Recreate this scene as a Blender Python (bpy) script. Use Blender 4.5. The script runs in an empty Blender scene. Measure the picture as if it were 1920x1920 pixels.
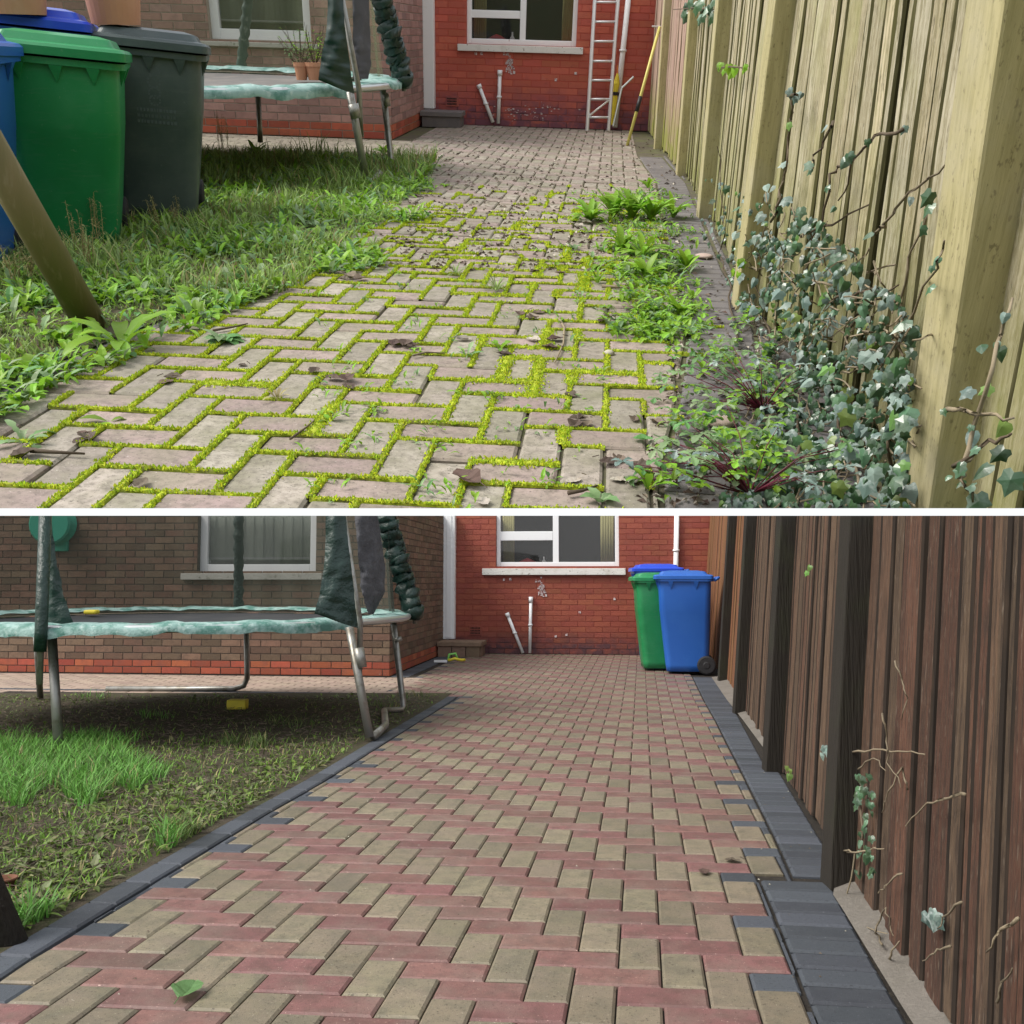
import bpy, bmesh, math, random
import numpy as np
from mathutils import Vector, Matrix

# ------------------------------------------------------------------ camera, world, sun, exposure
SC = bpy.context.scene
COL = SC.collection
F, C = 1800., 960.                      # focal length and centre in 1920-pixel units
ALPHA = {1: -math.atan(900 / 1800), 2: math.atan(125 / 1800)}   # optical axis above each garden's own level
ROLL = {1: math.radians(1.5), 2: 0.}
GR = {1: (.86, .020, 9.0), 2: (.88, .019, 8.3)}                 # eye height, fall of the drive, where it levels out
EYE = .88
HILL = 7.0                              # the hillside garden behind is this much larger
cam = bpy.data.objects.new('camera', bpy.data.cameras.new('camera'))
COL.objects.link(cam)
cam.data.sensor_width = 36
cam.data.lens = 36 * F / 1920
cam.data.clip_start = .05
cam.data.clip_end = 3000
cam.location = (0, 0, EYE)
cam.rotation_euler = (math.pi / 2 + ALPHA[2], 0, 0)
SC.camera = cam

SUN_DIR = Vector((-.62, -.26, .74)).normalized()      # towards the sun
w = bpy.data.worlds.new('World'); SC.world = w; w.use_nodes = True
nt = w.node_tree; bgn = nt.nodes['Background']
sky = nt.nodes.new('ShaderNodeTexSky'); sky.sky_type = 'NISHITA'; sky.sun_disc = False
sky.sun_elevation = math.asin(SUN_DIR.z)
sky.sun_rotation = math.atan2(SUN_DIR.x, SUN_DIR.y)
sky.air_density = 1.0; sky.dust_density = 7.0; sky.ozone_density = 1.5
nt.links.new(sky.outputs[0], bgn.inputs[0])
bgn.inputs[1].default_value = .15
cloud = nt.nodes.new('ShaderNodeBackground'); cloud.inputs[0].default_value = (.96, .98, 1, 1); cloud.inputs[1].default_value = .64   # even overcast
mixw = nt.nodes.new('ShaderNodeMixShader'); mixw.inputs[0].default_value = .75
nt.links.new(bgn.outputs[0], mixw.inputs[1]); nt.links.new(cloud.outputs[0], mixw.inputs[2]); nt.links.new(mixw.outputs[0], nt.nodes['World Output'].inputs[0])
sl = bpy.data.lights.new('sun', 'SUN'); sl.energy = 1.5; sl.angle = math.radians(24); sl.color = (1, .97, .92)
so = bpy.data.objects.new('sun', sl); COL.objects.link(so)
so.rotation_euler = SUN_DIR.to_track_quat('Z', 'Y').to_euler()
SC.view_settings.view_transform = 'Standard'
SC.view_settings.look = 'None'
SC.view_settings.gamma = 1
SC.view_settings.use_curve_mapping = False
SC.view_settings.exposure = 1.0

# ------------------------------------------------------------------ geometry of the two views
def ray(s, px, py):
    a = ALPHA[s]; dx = (px - C) / F; dy = (C - py) / F
    x, y, z = dx, math.cos(a) - dy * math.sin(a), math.sin(a) + dy * math.cos(a)
    c, q = math.cos(ROLL[s]), math.sin(ROLL[s])
    return x * c - z * q, y, z * c + x * q
def proj(s, p):
    x, y, z = p; c, q = math.cos(ROLL[s]), math.sin(ROLL[s])
    x, z = x * c + z * q, z * c - x * q
    a = ALPHA[s]; d = y * math.cos(a) + z * math.sin(a); u = -y * math.sin(a) + z * math.cos(a)
    if d < .01: return (9e9, 9e9)
    return C + F * x / d, C - F * u / d
def gz(s, Y):
    e, sl_, yc = GR[s]; return -(e + sl_ * min(Y, yc))
def ground(s, px, py, dz=0):
    x, y, z = ray(s, px, py); e, q, yc = GR[s]; e -= dz
    t = -e / (z + q * y)
    if t < 0 or t * y > yc: t = -(e + q * yc) / z
    return Vector((t * x, t * y, gz(s, t * y) + dz))
def dep(s, px, py, Y):
    x, y, z = ray(s, px, py); t = Y / y
    return Vector((t * x, Y, t * z))

R = random.Random(7)
SCN = 2
OBJS = {1: [], 2: []}
BASE = {}

# ------------------------------------------------------------------ materials
def mat(name, col, rough=.8, var=0., hue=0., noise=None, bump=None, col2=None, spec=.38, algae=None, speck=None,
        metal=0., sub=0, wetmix=None):
    m = bpy.data.materials.new(name); m.use_nodes = True; t = m.node_tree; N = t.nodes; L = t.links
    p = N['Principled BSDF']; p.inputs['Roughness'].default_value = rough
    p.inputs['Specular IOR Level'].default_value = spec; p.inputs['Metallic'].default_value = metal
    tc = N.new('ShaderNodeTexCoord')
    base = N.new('ShaderNodeRGB'); base.outputs[0].default_value = (*col, 1); out = base.outputs[0]
    def mix(a, b, f, mode='MIX'):
        x = N.new('ShaderNodeMix'); x.data_type = 'RGBA'; x.blend_type = mode
        for i, v in ((6, a), (7, b), (0, f)):
            if hasattr(v, 'is_output') or isinstance(v, bpy.types.NodeSocket): L.new(v, x.inputs[i])
            else: x.inputs[i].default_value = v if i == 0 else (*v, 1)
        return x.outputs[2]
    oi = N.new('ShaderNodeObjectInfo'); at = N.new('ShaderNodeAttribute'); at.attribute_name = 'rnd'
    ad = N.new('ShaderNodeMath'); ad.operation = 'ADD'; L.new(oi.outputs['Random'], ad.inputs[0]); L.new(at.outputs['Fac'], ad.inputs[1])
    fr = N.new('ShaderNodeMath'); fr.operation = 'FRACT'; L.new(ad.outputs[0], fr.inputs[0]); rnd = fr.outputs[0]
    geo = N.new('ShaderNodeNewGeometry')
    def nz(scale, detail=4, vec=None, rough_=.6, stretch=None):
        n = N.new('ShaderNodeTexNoise'); n.inputs['Scale'].default_value = scale; n.inputs['Detail'].default_value = detail
        n.inputs['Roughness'].default_value = rough_
        src = tc.outputs['Object']
        # shift the pattern for each piece
        cm = N.new('ShaderNodeCombineXYZ'); L.new(rnd, cm.inputs[0]); L.new(rnd, cm.inputs[1])
        ml = N.new('ShaderNodeVectorMath'); ml.operation = 'MULTIPLY_ADD'; L.new(cm.outputs[0], ml.inputs[0])
        ml.inputs[1].default_value = (37, 91, 13); L.new(src, ml.inputs[2]); src = ml.outputs[0]
        if stretch:
            s2 = N.new('ShaderNodeVectorMath'); s2.operation = 'MULTIPLY'; L.new(src, s2.inputs[0]); s2.inputs[1].default_value = stretch; src = s2.outputs[0]
        L.new(src, n.inputs['Vector']); return n.outputs['Fac']
    def ramp(v, a, b):
        r = N.new('ShaderNodeMapRange'); L.new(v, r.inputs[0]); r.inputs[1].default_value = a; r.inputs[2].default_value = b; return r.outputs[0]
    if col2: out = mix(out, col2, rnd)
    if var:
        hs = N.new('ShaderNodeHueSaturation'); L.new(out, hs.inputs['Color'])
        r2 = N.new('ShaderNodeMath'); r2.operation = 'MULTIPLY'; L.new(rnd, r2.inputs[0]); r2.inputs[1].default_value = 7.31
        r3 = N.new('ShaderNodeMath'); r3.operation = 'FRACT'; L.new(r2.outputs[0], r3.inputs[0])
        mr = N.new('ShaderNodeMapRange'); L.new(r3.outputs[0], mr.inputs[0]); mr.inputs[3].default_value = 1 - var; mr.inputs[4].default_value = 1 + var
        L.new(mr.outputs[0], hs.inputs['Value'])
        if hue:
            mh = N.new('ShaderNodeMapRange'); L.new(rnd, mh.inputs[0]); mh.inputs[3].default_value = .5 - hue; mh.inputs[4].default_value = .5 + hue
            L.new(mh.outputs[0], hs.inputs['Hue'])
        out = hs.outputs[0]
    for (scale, colr, lo, hi, amt, *st) in (noise or []):
        f = ramp(nz(scale, 6, stretch=st[0] if st else None), lo, hi)
        ml = N.new('ShaderNodeMath'); ml.operation = 'MULTIPLY'; L.new(f, ml.inputs[0]); ml.inputs[1].default_value = amt
        out = mix(out, colr, ml.outputs[0])
    if algae:                                # a stain that climbs from the ground: (colour, z low, z high, amount)
        colr, z0, z1, amt = algae
        sx = N.new('ShaderNodeSeparateXYZ'); L.new(tc.outputs['Object'], sx.inputs[0])
        g = ramp(sx.outputs[2], z1, z0)
        n = ramp(nz(5, 5), .3, .65)
        ml = N.new('ShaderNodeMath'); ml.operation = 'MULTIPLY'; L.new(g, ml.inputs[0]); L.new(n, ml.inputs[1])
        m2 = N.new('ShaderNodeMath'); m2.operation = 'MULTIPLY'; m2.use_clamp = True; L.new(ml.outputs[0], m2.inputs[0]); m2.inputs[1].default_value = amt
        out = mix(out, colr, m2.outputs[0])
    if speck:                                # fine aggregate: (scale, dark colour, light colour)
        sc_, dk, lt = speck
        f = nz(sc_, 2, rough_=.9)
        out = mix(out, dk, ramp(f, .42, .30)); out = mix(out, lt, ramp(f, .66, .76))
    L.new(out, p.inputs['Base Color'])
    if bump:
        h = None
        for (scale, amt, *st) in bump:
            n = nz(scale, 5, stretch=st[0] if st else None)
            ml = N.new('ShaderNodeMath'); ml.operation = 'MULTIPLY'; L.new(n, ml.inputs[0]); ml.inputs[1].default_value = amt
            if h is None: h = ml.outputs[0]
            else:
                a2 = N.new('ShaderNodeMath'); L.new(h, a2.inputs[0]); L.new(ml.outputs[0], a2.inputs[1]); h = a2.outputs[0]
        b = N.new('ShaderNodeBump'); b.inputs['Distance'].default_value = 1.0; b.inputs['Strength'].default_value = 1.0
        L.new(h, b.inputs['Height']); L.new(b.outputs[0], p.inputs['Normal'])
    if sub:                                  # thin leaf: some light comes through
        tr = N.new('ShaderNodeBsdfTranslucent'); L.new(out, tr.inputs[0])
        mx = N.new('ShaderNodeMixShader'); mx.inputs[0].default_value = sub
        L.new(p.outputs[0], mx.inputs[1]); L.new(tr.outputs[0], mx.inputs[2]); L.new(mx.outputs[0], N['Material Output'].inputs[0])
    return m
def clear_mat(name, col, opacity, rough=.1, gloss=0.):
    m = bpy.data.materials.new(name); m.use_nodes = True; t = m.node_tree; N = t.nodes; L = t.links
    p = N['Principled BSDF']; p.inputs['Base Color'].default_value = (*col, 1); p.inputs['Roughness'].default_value = rough
    tr = N.new('ShaderNodeBsdfTransparent'); mx = N.new('ShaderNodeMixShader'); mx.inputs[0].default_value = opacity
    L.new(tr.outputs[0], mx.inputs[1]); L.new(p.outputs[0], mx.inputs[2]); last = mx.outputs[0]
    if gloss:
        g = N.new('ShaderNodeBsdfGlossy'); g.inputs['Roughness'].default_value = .02
        fn = N.new('ShaderNodeFresnel'); fn.inputs[0].default_value = 1.5
        m3 = N.new('ShaderNodeMath'); m3.operation = 'MULTIPLY_ADD'; m3.use_clamp = True; L.new(fn.outputs[0], m3.inputs[0]); m3.inputs[1].default_value = .55; m3.inputs[2].default_value = gloss
        m2 = N.new('ShaderNodeMixShader'); L.new(m3.outputs[0], m2.inputs[0]); L.new(last, m2.inputs[1]); L.new(g.outputs[0], m2.inputs[2]); last = m2.outputs[0]
    L.new(last, N['Material Output'].inputs[0])
    return m
ZS = (14, 14, .9)            # wood grain runs up the board
M = dict(
 red=mat('paver_red', (.185, .092, .084), .52, .20, .012, noise=[(22, (.11, .062, .055), .42, .66, .7), (7, (.20, .15, .125), .45, .70, .7), (2.3, (.10, .09, .07), .52, .75, .6)], speck=(130, (.10, .05, .045), (.55, .38, .33)), bump=[(400, .0012), (60, .0012)]),
 buff=mat('paver_buff', (.200, .172, .118), .52, .20, .012, noise=[(22, (.12, .11, .08), .42, .66, .7), (7, (.22, .175, .135), .45, .70, .7), (2.3, (.11, .10, .08), .52, .75, .6)], speck=(130, (.06, .05, .035), (.40, .37, .29)), bump=[(400, .0012), (60, .0012)]),
 char=mat('paver_charcoal', (.056, .064, .077), .7, .30, .01, noise=[(20, (.062, .07, .08), .45, .8, .6)], speck=(130, (.03, .033, .04), (.16, .17, .19)), bump=[(400, .0012), (60, .0012)]),
 oldp=mat('old_paver_pink', (.325, .256, .232), .85, .2, .015, noise=[(9, (.22, .20, .15), .40, .65, .75), (40, (.14, .115, .10), .45, .68, .65), (3, (.20, .20, .12), .5, .7, .5)], speck=(120, (.12, .10, .09), (.50, .46, .42)), bump=[(300, .0018), (40, .002)]),
 oldg=mat('old_paver_grey', (.335, .30, .255), .85, .2, .018, noise=[(9, (.20, .19, .13), .40, .65, .75), (40, (.13, .115, .09), .45, .68, .65), (3, (.19, .20, .11), .5, .7, .5)], speck=(120, (.11, .10, .08), (.50, .48, .42)), bump=[(300, .0018), (40, .002)]),
 oldd=mat('old_paver_dark', (.15, .14, .14), .8, .15, .01, noise=[(12, (.20, .18, .16), .45, .75, .6)], speck=(260, (.06, .06, .06), (.34, .33, .33)), bump=[(300, .0018), (40, .002)]),
 joint=mat('joint_sand', (.022, .018, .014), .95, noise=[(30, (.06, .05, .035), .5, .75, .8)], bump=[(200, .004)]),
 joint1=mat('joint_dirt', (.085, .075, .05), .95, noise=[(6, (.10, .12, .03), .45, .6, .7), (30, (.13, .115, .08), .4, .7, .8)], bump=[(200, .004)]),
 soil=mat('soil', (.055, .042, .027), .95, noise=[(7, (.05, .06, .018), .4, .6, .8), (40, (.08, .06, .04), .45, .7, .8)], bump=[(40, .02), (200, .006)]),
 mortar=mat('concrete_haunch', (.17, .155, .135), .9, noise=[(8, (.12, .11, .09), .4, .7, .7), (60, (.24, .22, .19), .5, .75, .5)], bump=[(80, .005), (300, .002)]),
 pathp=mat('path_paver', (.33, .25, .20), .8, .16, .012, noise=[(8, (.26, .22, .17), .4, .7, .5)], bump=[(200, .002)]),
 patho=mat('path_old', (.30, .265, .21), .85, .16, .012, noise=[(4, (.22, .21, .15), .4, .7, .6)], bump=[(200, .002)]),
 bmort=mat('brick_mortar', (.115, .095, .078), .95, bump=[(120, .004)]),
 bmort1=mat('brick_mortar_pale', (.34, .28, .24), .95, bump=[(120, .004)]),
 brown2=mat('brown_brick', (.175, .105, .070), .9, .28, .012, col2=(.145, .098, .068), noise=[(14, (.085, .062, .048), .45, .75, .6)], bump=[(120, .004), (20, .004)]),
 brown1=mat('brown_brick_dry', (.33, .195, .155), .9, .26, .012, col2=(.27, .16, .15), noise=[(14, (.15, .09, .085), .45, .75, .55), (5, (.38, .27, .24), .58, .8, .4)], bump=[(120, .004), (20, .004)]),
 plinth=mat('plinth_brick', (.34, .085, .045), .85, .25, .01, noise=[(12, (.20, .07, .05), .45, .75, .7), (30, (.45, .35, .30), .68, .8, .6)], bump=[(120, .004)]),
 stepb=mat('step_brick', (.20, .135, .095), .85, .2, .012, noise=[(14, (.12, .085, .06), .45, .75, .6)], bump=[(100, .004)]),
 redb=mat('painted_brick', (.27, .070, .040), .55, .13, .006, noise=[(2.2, (.22, .045, .035), .42, .7, .7), (14, (.14, .035, .035), .55, .8, .5), (40, (.5, .38, .34), .74, .82, .5)], algae=((.085, .035, .040), 0., .34, 1.8), bump=[(90, .003), (18, .004)]),
 redm=mat('painted_joint', (.235, .050, .032), .7, algae=((.05, .025, .030), 0., .34, 1.8), bump=[(90, .003)]),
 redb1=mat('painted_brick_faded', (.47, .108, .068), .6, .15, .006, noise=[(2.2, (.38, .09, .07), .42, .7, .7), (14, (.20, .05, .05), .55, .8, .5), (6, (.42, .17, .15), .62, .78, .5)], algae=((.17, .06, .085), 0., .50, 1.8), bump=[(90, .003), (18, .004)]),
 redm1=mat('painted_joint_faded', (.42, .078, .05), .7, algae=((.10, .045, .055), 0., .50, 1.8), bump=[(90, .003)]),
 upvc=mat('white_plastic', (.80, .82, .83), .35, noise=[(20, (.62, .63, .60), .60, .8, .5)], spec=.4),
 sill=mat('painted_sill', (.70, .70, .66), .7, noise=[(25, (.16, .15, .12), .60, .68, .9), (7, (.5, .48, .42), .5, .7, .6)], bump=[(60, .004)]),
 sillg=mat('stone_sill', (.42, .42, .38), .85, noise=[(25, (.14, .14, .10), .58, .68, .8), (7, (.3, .3, .25), .5, .7, .6)], bump=[(60, .004)]),
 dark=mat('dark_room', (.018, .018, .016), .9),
 blind=mat('blind_fabric', (.50, .56, .48), .9, .05),
 blindg=mat('blind_grey', (.30, .33, .30), .9, .2),
 curtain=mat('curtain_fabric', (.36, .34, .15), .9),
 glass=clear_mat('window_glass', (.02, .02, .02), .25, gloss=.02),
 wood2=mat('brown_fence', (.165, .080, .042), .82, .42, .015, col2=(.145, .090, .060), noise=[(6, (.045, .028, .020), .42, .62, .8, ZS), (30, (.19, .13, .085), .52, .68, .65, ZS), (90, (.30, .24, .18), .60, .68, .6, (1, 1, .22))], bump=[(8, .020, ZS), (40, .008, ZS)]),
 wood2o=mat('orange_fence', (.19, .085, .035), .78, .20, .01, noise=[(6, (.10, .045, .022), .45, .7, .7, ZS), (30, (.27, .15, .08), .58, .75, .4, ZS)], bump=[(8, .007, ZS)]),
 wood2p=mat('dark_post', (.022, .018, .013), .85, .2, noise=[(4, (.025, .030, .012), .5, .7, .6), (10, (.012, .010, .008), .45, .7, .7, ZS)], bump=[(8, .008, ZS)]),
 wood1=mat('weathered_fence', (.47, .42, .26), .88, .22, .015, col2=(.52, .46, .35), noise=[(6, (.19, .165, .08), .40, .60, .8, ZS), (30, (.60, .56, .44), .52, .68, .65, ZS), (90, (.10, .09, .05), .59, .66, .7, (1, 1, .25)), (3, (.33, .33, .13), .5, .7, .55)], algae=((.22, .24, .055), 0., .75, 1.1), bump=[(8, .022, ZS), (30, .010, ZS), (70, .006, (1, 1, .3))]),
 wood1b=mat('dark_back_board', (.16, .15, .06), .9, .2, noise=[(6, (.07, .08, .02), .42, .66, .8, ZS)]),  # darker olive tone for the boards behind the gaps
 edge2=mat('board_edge_shade', (.020, .014, .010), .95, .3, noise=[(5, (.05, .032, .02), .5, .75, .7, ZS)]),  # shade of the grooves between boards, put into the edge colour
 edge1=mat('board_edge_shade_olive', (.085, .080, .028), .95, .3, noise=[(5, (.22, .20, .10), .52, .75, .8, ZS)]),  # painted groove shade on the edge faces, in dark olive
 wood1r=mat('pinkish_fence', (.43, .31, .25), .88, .16, .012, noise=[(6, (.27, .17, .12), .42, .66, .7, ZS), (30, (.52, .40, .33), .56, .75, .5, ZS)], algae=((.27, .28, .07), 0., .55, 1.6), bump=[(8, .008, ZS)]),
 post1=mat('weathered_post', (.46, .41, .22), .88, .06, noise=[(5, (.25, .225, .10), .42, .66, .6, ZS), (110, (.14, .12, .06), .59, .66, .6, (1, 1, .5)), (14, (.30, .27, .13), .50, .70, .4, (1, 1, .2)), (3, (.46, .42, .30), .5, .7, .6)], bump=[(8, .012, ZS), (90, .006, (1, 1, .4))]),
 log=mat('old_log', (.17, .135, .06), .75, noise=[(4, (.09, .10, .03), .4, .65, .8, (1, 1, .3)), (10, (.27, .22, .14), .55, .75, .6, (4, 4, .5))], bump=[(10, .006, (4, 4, .4))]),
 steel=mat('galvanised_tube', (.30, .30, .28), .42, noise=[(12, (.14, .11, .07), .52, .72, .8), (3, (.09, .08, .05), .5, .7, .6)], metal=.65, spec=.5),
 steel2=mat('bright_tube', (.55, .58, .58), .35, noise=[(12, (.25, .23, .20), .58, .75, .6)], metal=.7, spec=.5),
 alu=mat('aluminium', (.72, .73, .74), .35, metal=.6),
 pad=mat('faded_pad', (.26, .40, .37), .55, noise=[(9, (.05, .17, .135), .46, .60, .85), (24, (.50, .60, .57), .55, .72, .7)], bump=[(60, .006)]),
 padd=mat('green_sleeve', (.004, .024, .017), .38, noise=[(9, (.010, .045, .034), .55, .75, .7)], bump=[(9, .02), (30, .006)], spec=.5),
 sleeve=mat('foam_sleeve', (.055, .085, .078), .7, noise=[(16, (.25, .28, .25), .58, .7, .8), (6, (.05, .08, .07), .5, .7, .7)], bump=[(30, .02)]),
 tmat=mat('jump_mat', (.028, .030, .034), .75, noise=[(4, (.055, .055, .055), .45, .7, .7)]),
 tmat1=mat('jump_mat_dusty', (.14, .135, .13), .85, noise=[(5, (.22, .20, .18), .45, .7, .7), (40, (.06, .05, .04), .6, .7, .8)]),
 net2=clear_mat('dark_net', (.022, .030, .020), .62, .9),
 net1=clear_mat('pale_net', (.11, .13, .06), .34, .9),
 netg=mat('bunched_net', (.060, .060, .066), .9, noise=[(7, (.10, .10, .11), .5, .7, .7)], bump=[(9, .04)]),
 blue=mat('blue_plastic', (.018, .105, .42), .38, noise=[(4, (.03, .14, .47), .5, .8, .5), (60, (.10, .20, .45), .66, .78, .4)], bump=[(500, .0004)], spec=.45),
 bluel=mat('blue_lid', (.015, .06, .55), .33, noise=[(5, (.05, .17, .60), .5, .8, .5)], spec=.5),
 green=mat('green_plastic', (.012, .215, .070), .42, noise=[(4, (.05, .27, .12), .45, .75, .6), (50, (.16, .34, .20), .64, .74, .5), (2.5, (.01, .15, .05), .5, .7, .6), (9, (.07, .22, .11), .56, .64, .22, (1, 1, 7))], bump=[(500, .0004)], spec=.4),
 greyb=mat('grey_plastic', (.055, .078, .080), .45, noise=[(3, (.10, .125, .125), .45, .7, .7), (50, (.2, .22, .21), .66, .76, .5), (9, (.11, .13, .13), .57, .64, .22, (1, 1, 7))], bump=[(500, .0004)], spec=.4),
 emb=mat('faint_print', (.085, .11, .112), .7),
 rubber=mat('rubber', (.018, .018, .02), .7, bump=[(200, .001)]),
 terrad=mat('dirty_terracotta', (.16, .07, .04), .85),
 terra=mat('terracotta', (.46, .23, .135), .8, noise=[(5, (.55, .33, .23), .5, .75, .6)], bump=[(60, .002)]),
 yellow=mat('yellow_plastic', (.72, .60, .05), .5, noise=[(9, (.50, .42, .05), .5, .7, .5)]),
 ypole=mat('yellow_pole', (.62, .56, .16), .5, noise=[(8, (.45, .42, .15), .5, .7, .5)]),
 black=mat('black_grip', (.02, .02, .022), .5),
 lime=mat('lime_plastic', (.18, .50, .10), .45),
 orange=mat('orange_handle', (.6, .2, .06), .5),
 bluet=mat('blue_rag', (.10, .18, .26), .8, noise=[(20, (.25, .32, .38), .5, .7, .7)]),
 turq=mat('turquoise_plastic', (.03, .30, .20), .4),
 redp=mat('red_bowl', (.45, .03, .04), .35),
 moss=mat('moss', (.56, .66, .03), .9, .3, .02, col2=(.38, .53, .02), noise=[(3, (.30, .31, .07), .48, .68, .65)], sub=.25),
 mossb=mat('moss_base', (.46, .54, .03), .95, noise=[(60, (.16, .22, .01), .4, .6, .8), (6, (.14, .13, .05), .48, .64, .85)], bump=[(300, .006)]),
 grass=mat('grass', (.15, .30, .05), .55, .4, .03, col2=(.36, .44, .16), sub=.35),
 grassd=mat('dry_grass', (.33, .29, .13), .7, .3, .02, sub=.3),
 grassl=mat('bright_grass', (.09, .27, .03), .55, .45, .02, col2=(.17, .34, .07), sub=.3),
 grass2=mat('short_grass', (.12, .32, .035), .6, .5, .035, col2=(.12, .12, .045), sub=.3),
 leafy=mat('weed_leaf', (.15, .36, .025), .45, .3, .03, col2=(.30, .48, .04), sub=.35, bump=[(60, .004)]),
 leafd=mat('dull_weed_leaf', (.09, .17, .025), .5, .4, .03, col2=(.16, .20, .04), sub=.25),
 leafd2=mat('dull_pale_leaf', (.14, .19, .09), .6, .4, .03, col2=(.17, .14, .07), sub=.2),
 leafp=mat('pale_weed_leaf', (.24, .36, .19), .5, .3, .03, col2=(.13, .26, .07), sub=.3, bump=[(60, .004)]),
 ivy=mat('ivy_leaf', (.030, .080, .032), .28, .45, .03, col2=(.060, .130, .060), noise=[(20, (.22, .30, .24), .50, .72, .55)], spec=.6, bump=[(50, .004)]),
 ivyg=mat('young_ivy_leaf', (.13, .22, .05), .4, .3, .03),
 ivyp=mat('mildewed_ivy_leaf', (.20, .27, .24), .5, .35, .02, col2=(.09, .15, .125), noise=[(40, (.42, .48, .46), .5, .7, .8)], bump=[(50, .004)]),
 stem=mat('ivy_stem', (.10, .075, .05), .85, .2, bump=[(60, .004)]),
 twig=mat('pale_twig', (.22, .18, .12), .85, .25, bump=[(60, .004)]),
 rstem=mat('red_stem', (.10, .010, .026), .5, .3),
 dead=mat('dead_leaf', (.085, .055, .040), .75, .4, .02, col2=(.17, .13, .10), noise=[(30, (.04, .025, .02), .5, .7, .7)], bump=[(60, .01)], sub=.1),
 deadp=mat('pale_dead_leaf', (.40, .37, .31), .75, .25, .02, noise=[(30, (.22, .17, .12), .5, .7, .7)], bump=[(60, .01)]),
 stone=mat('stone', (.42, .33, .29), .85, bump=[(60, .006)]),
 hill=mat('hill_earth', (.10, .085, .055), .95, noise=[(1.5, (.07, .09, .03), .4, .6, .8)], bump=[(20, .02)]),
 turf=mat('distant_turf', (.06, .09, .03), .95, noise=[(.2, (.09, .10, .04), .4, .6, .8)]),
 paintw=mat('flaked_white', (.62, .58, .58), .8, noise=[(60, (.3, .1, .1), .45, .6, .9)]),
)
MATLIST = {}

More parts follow.
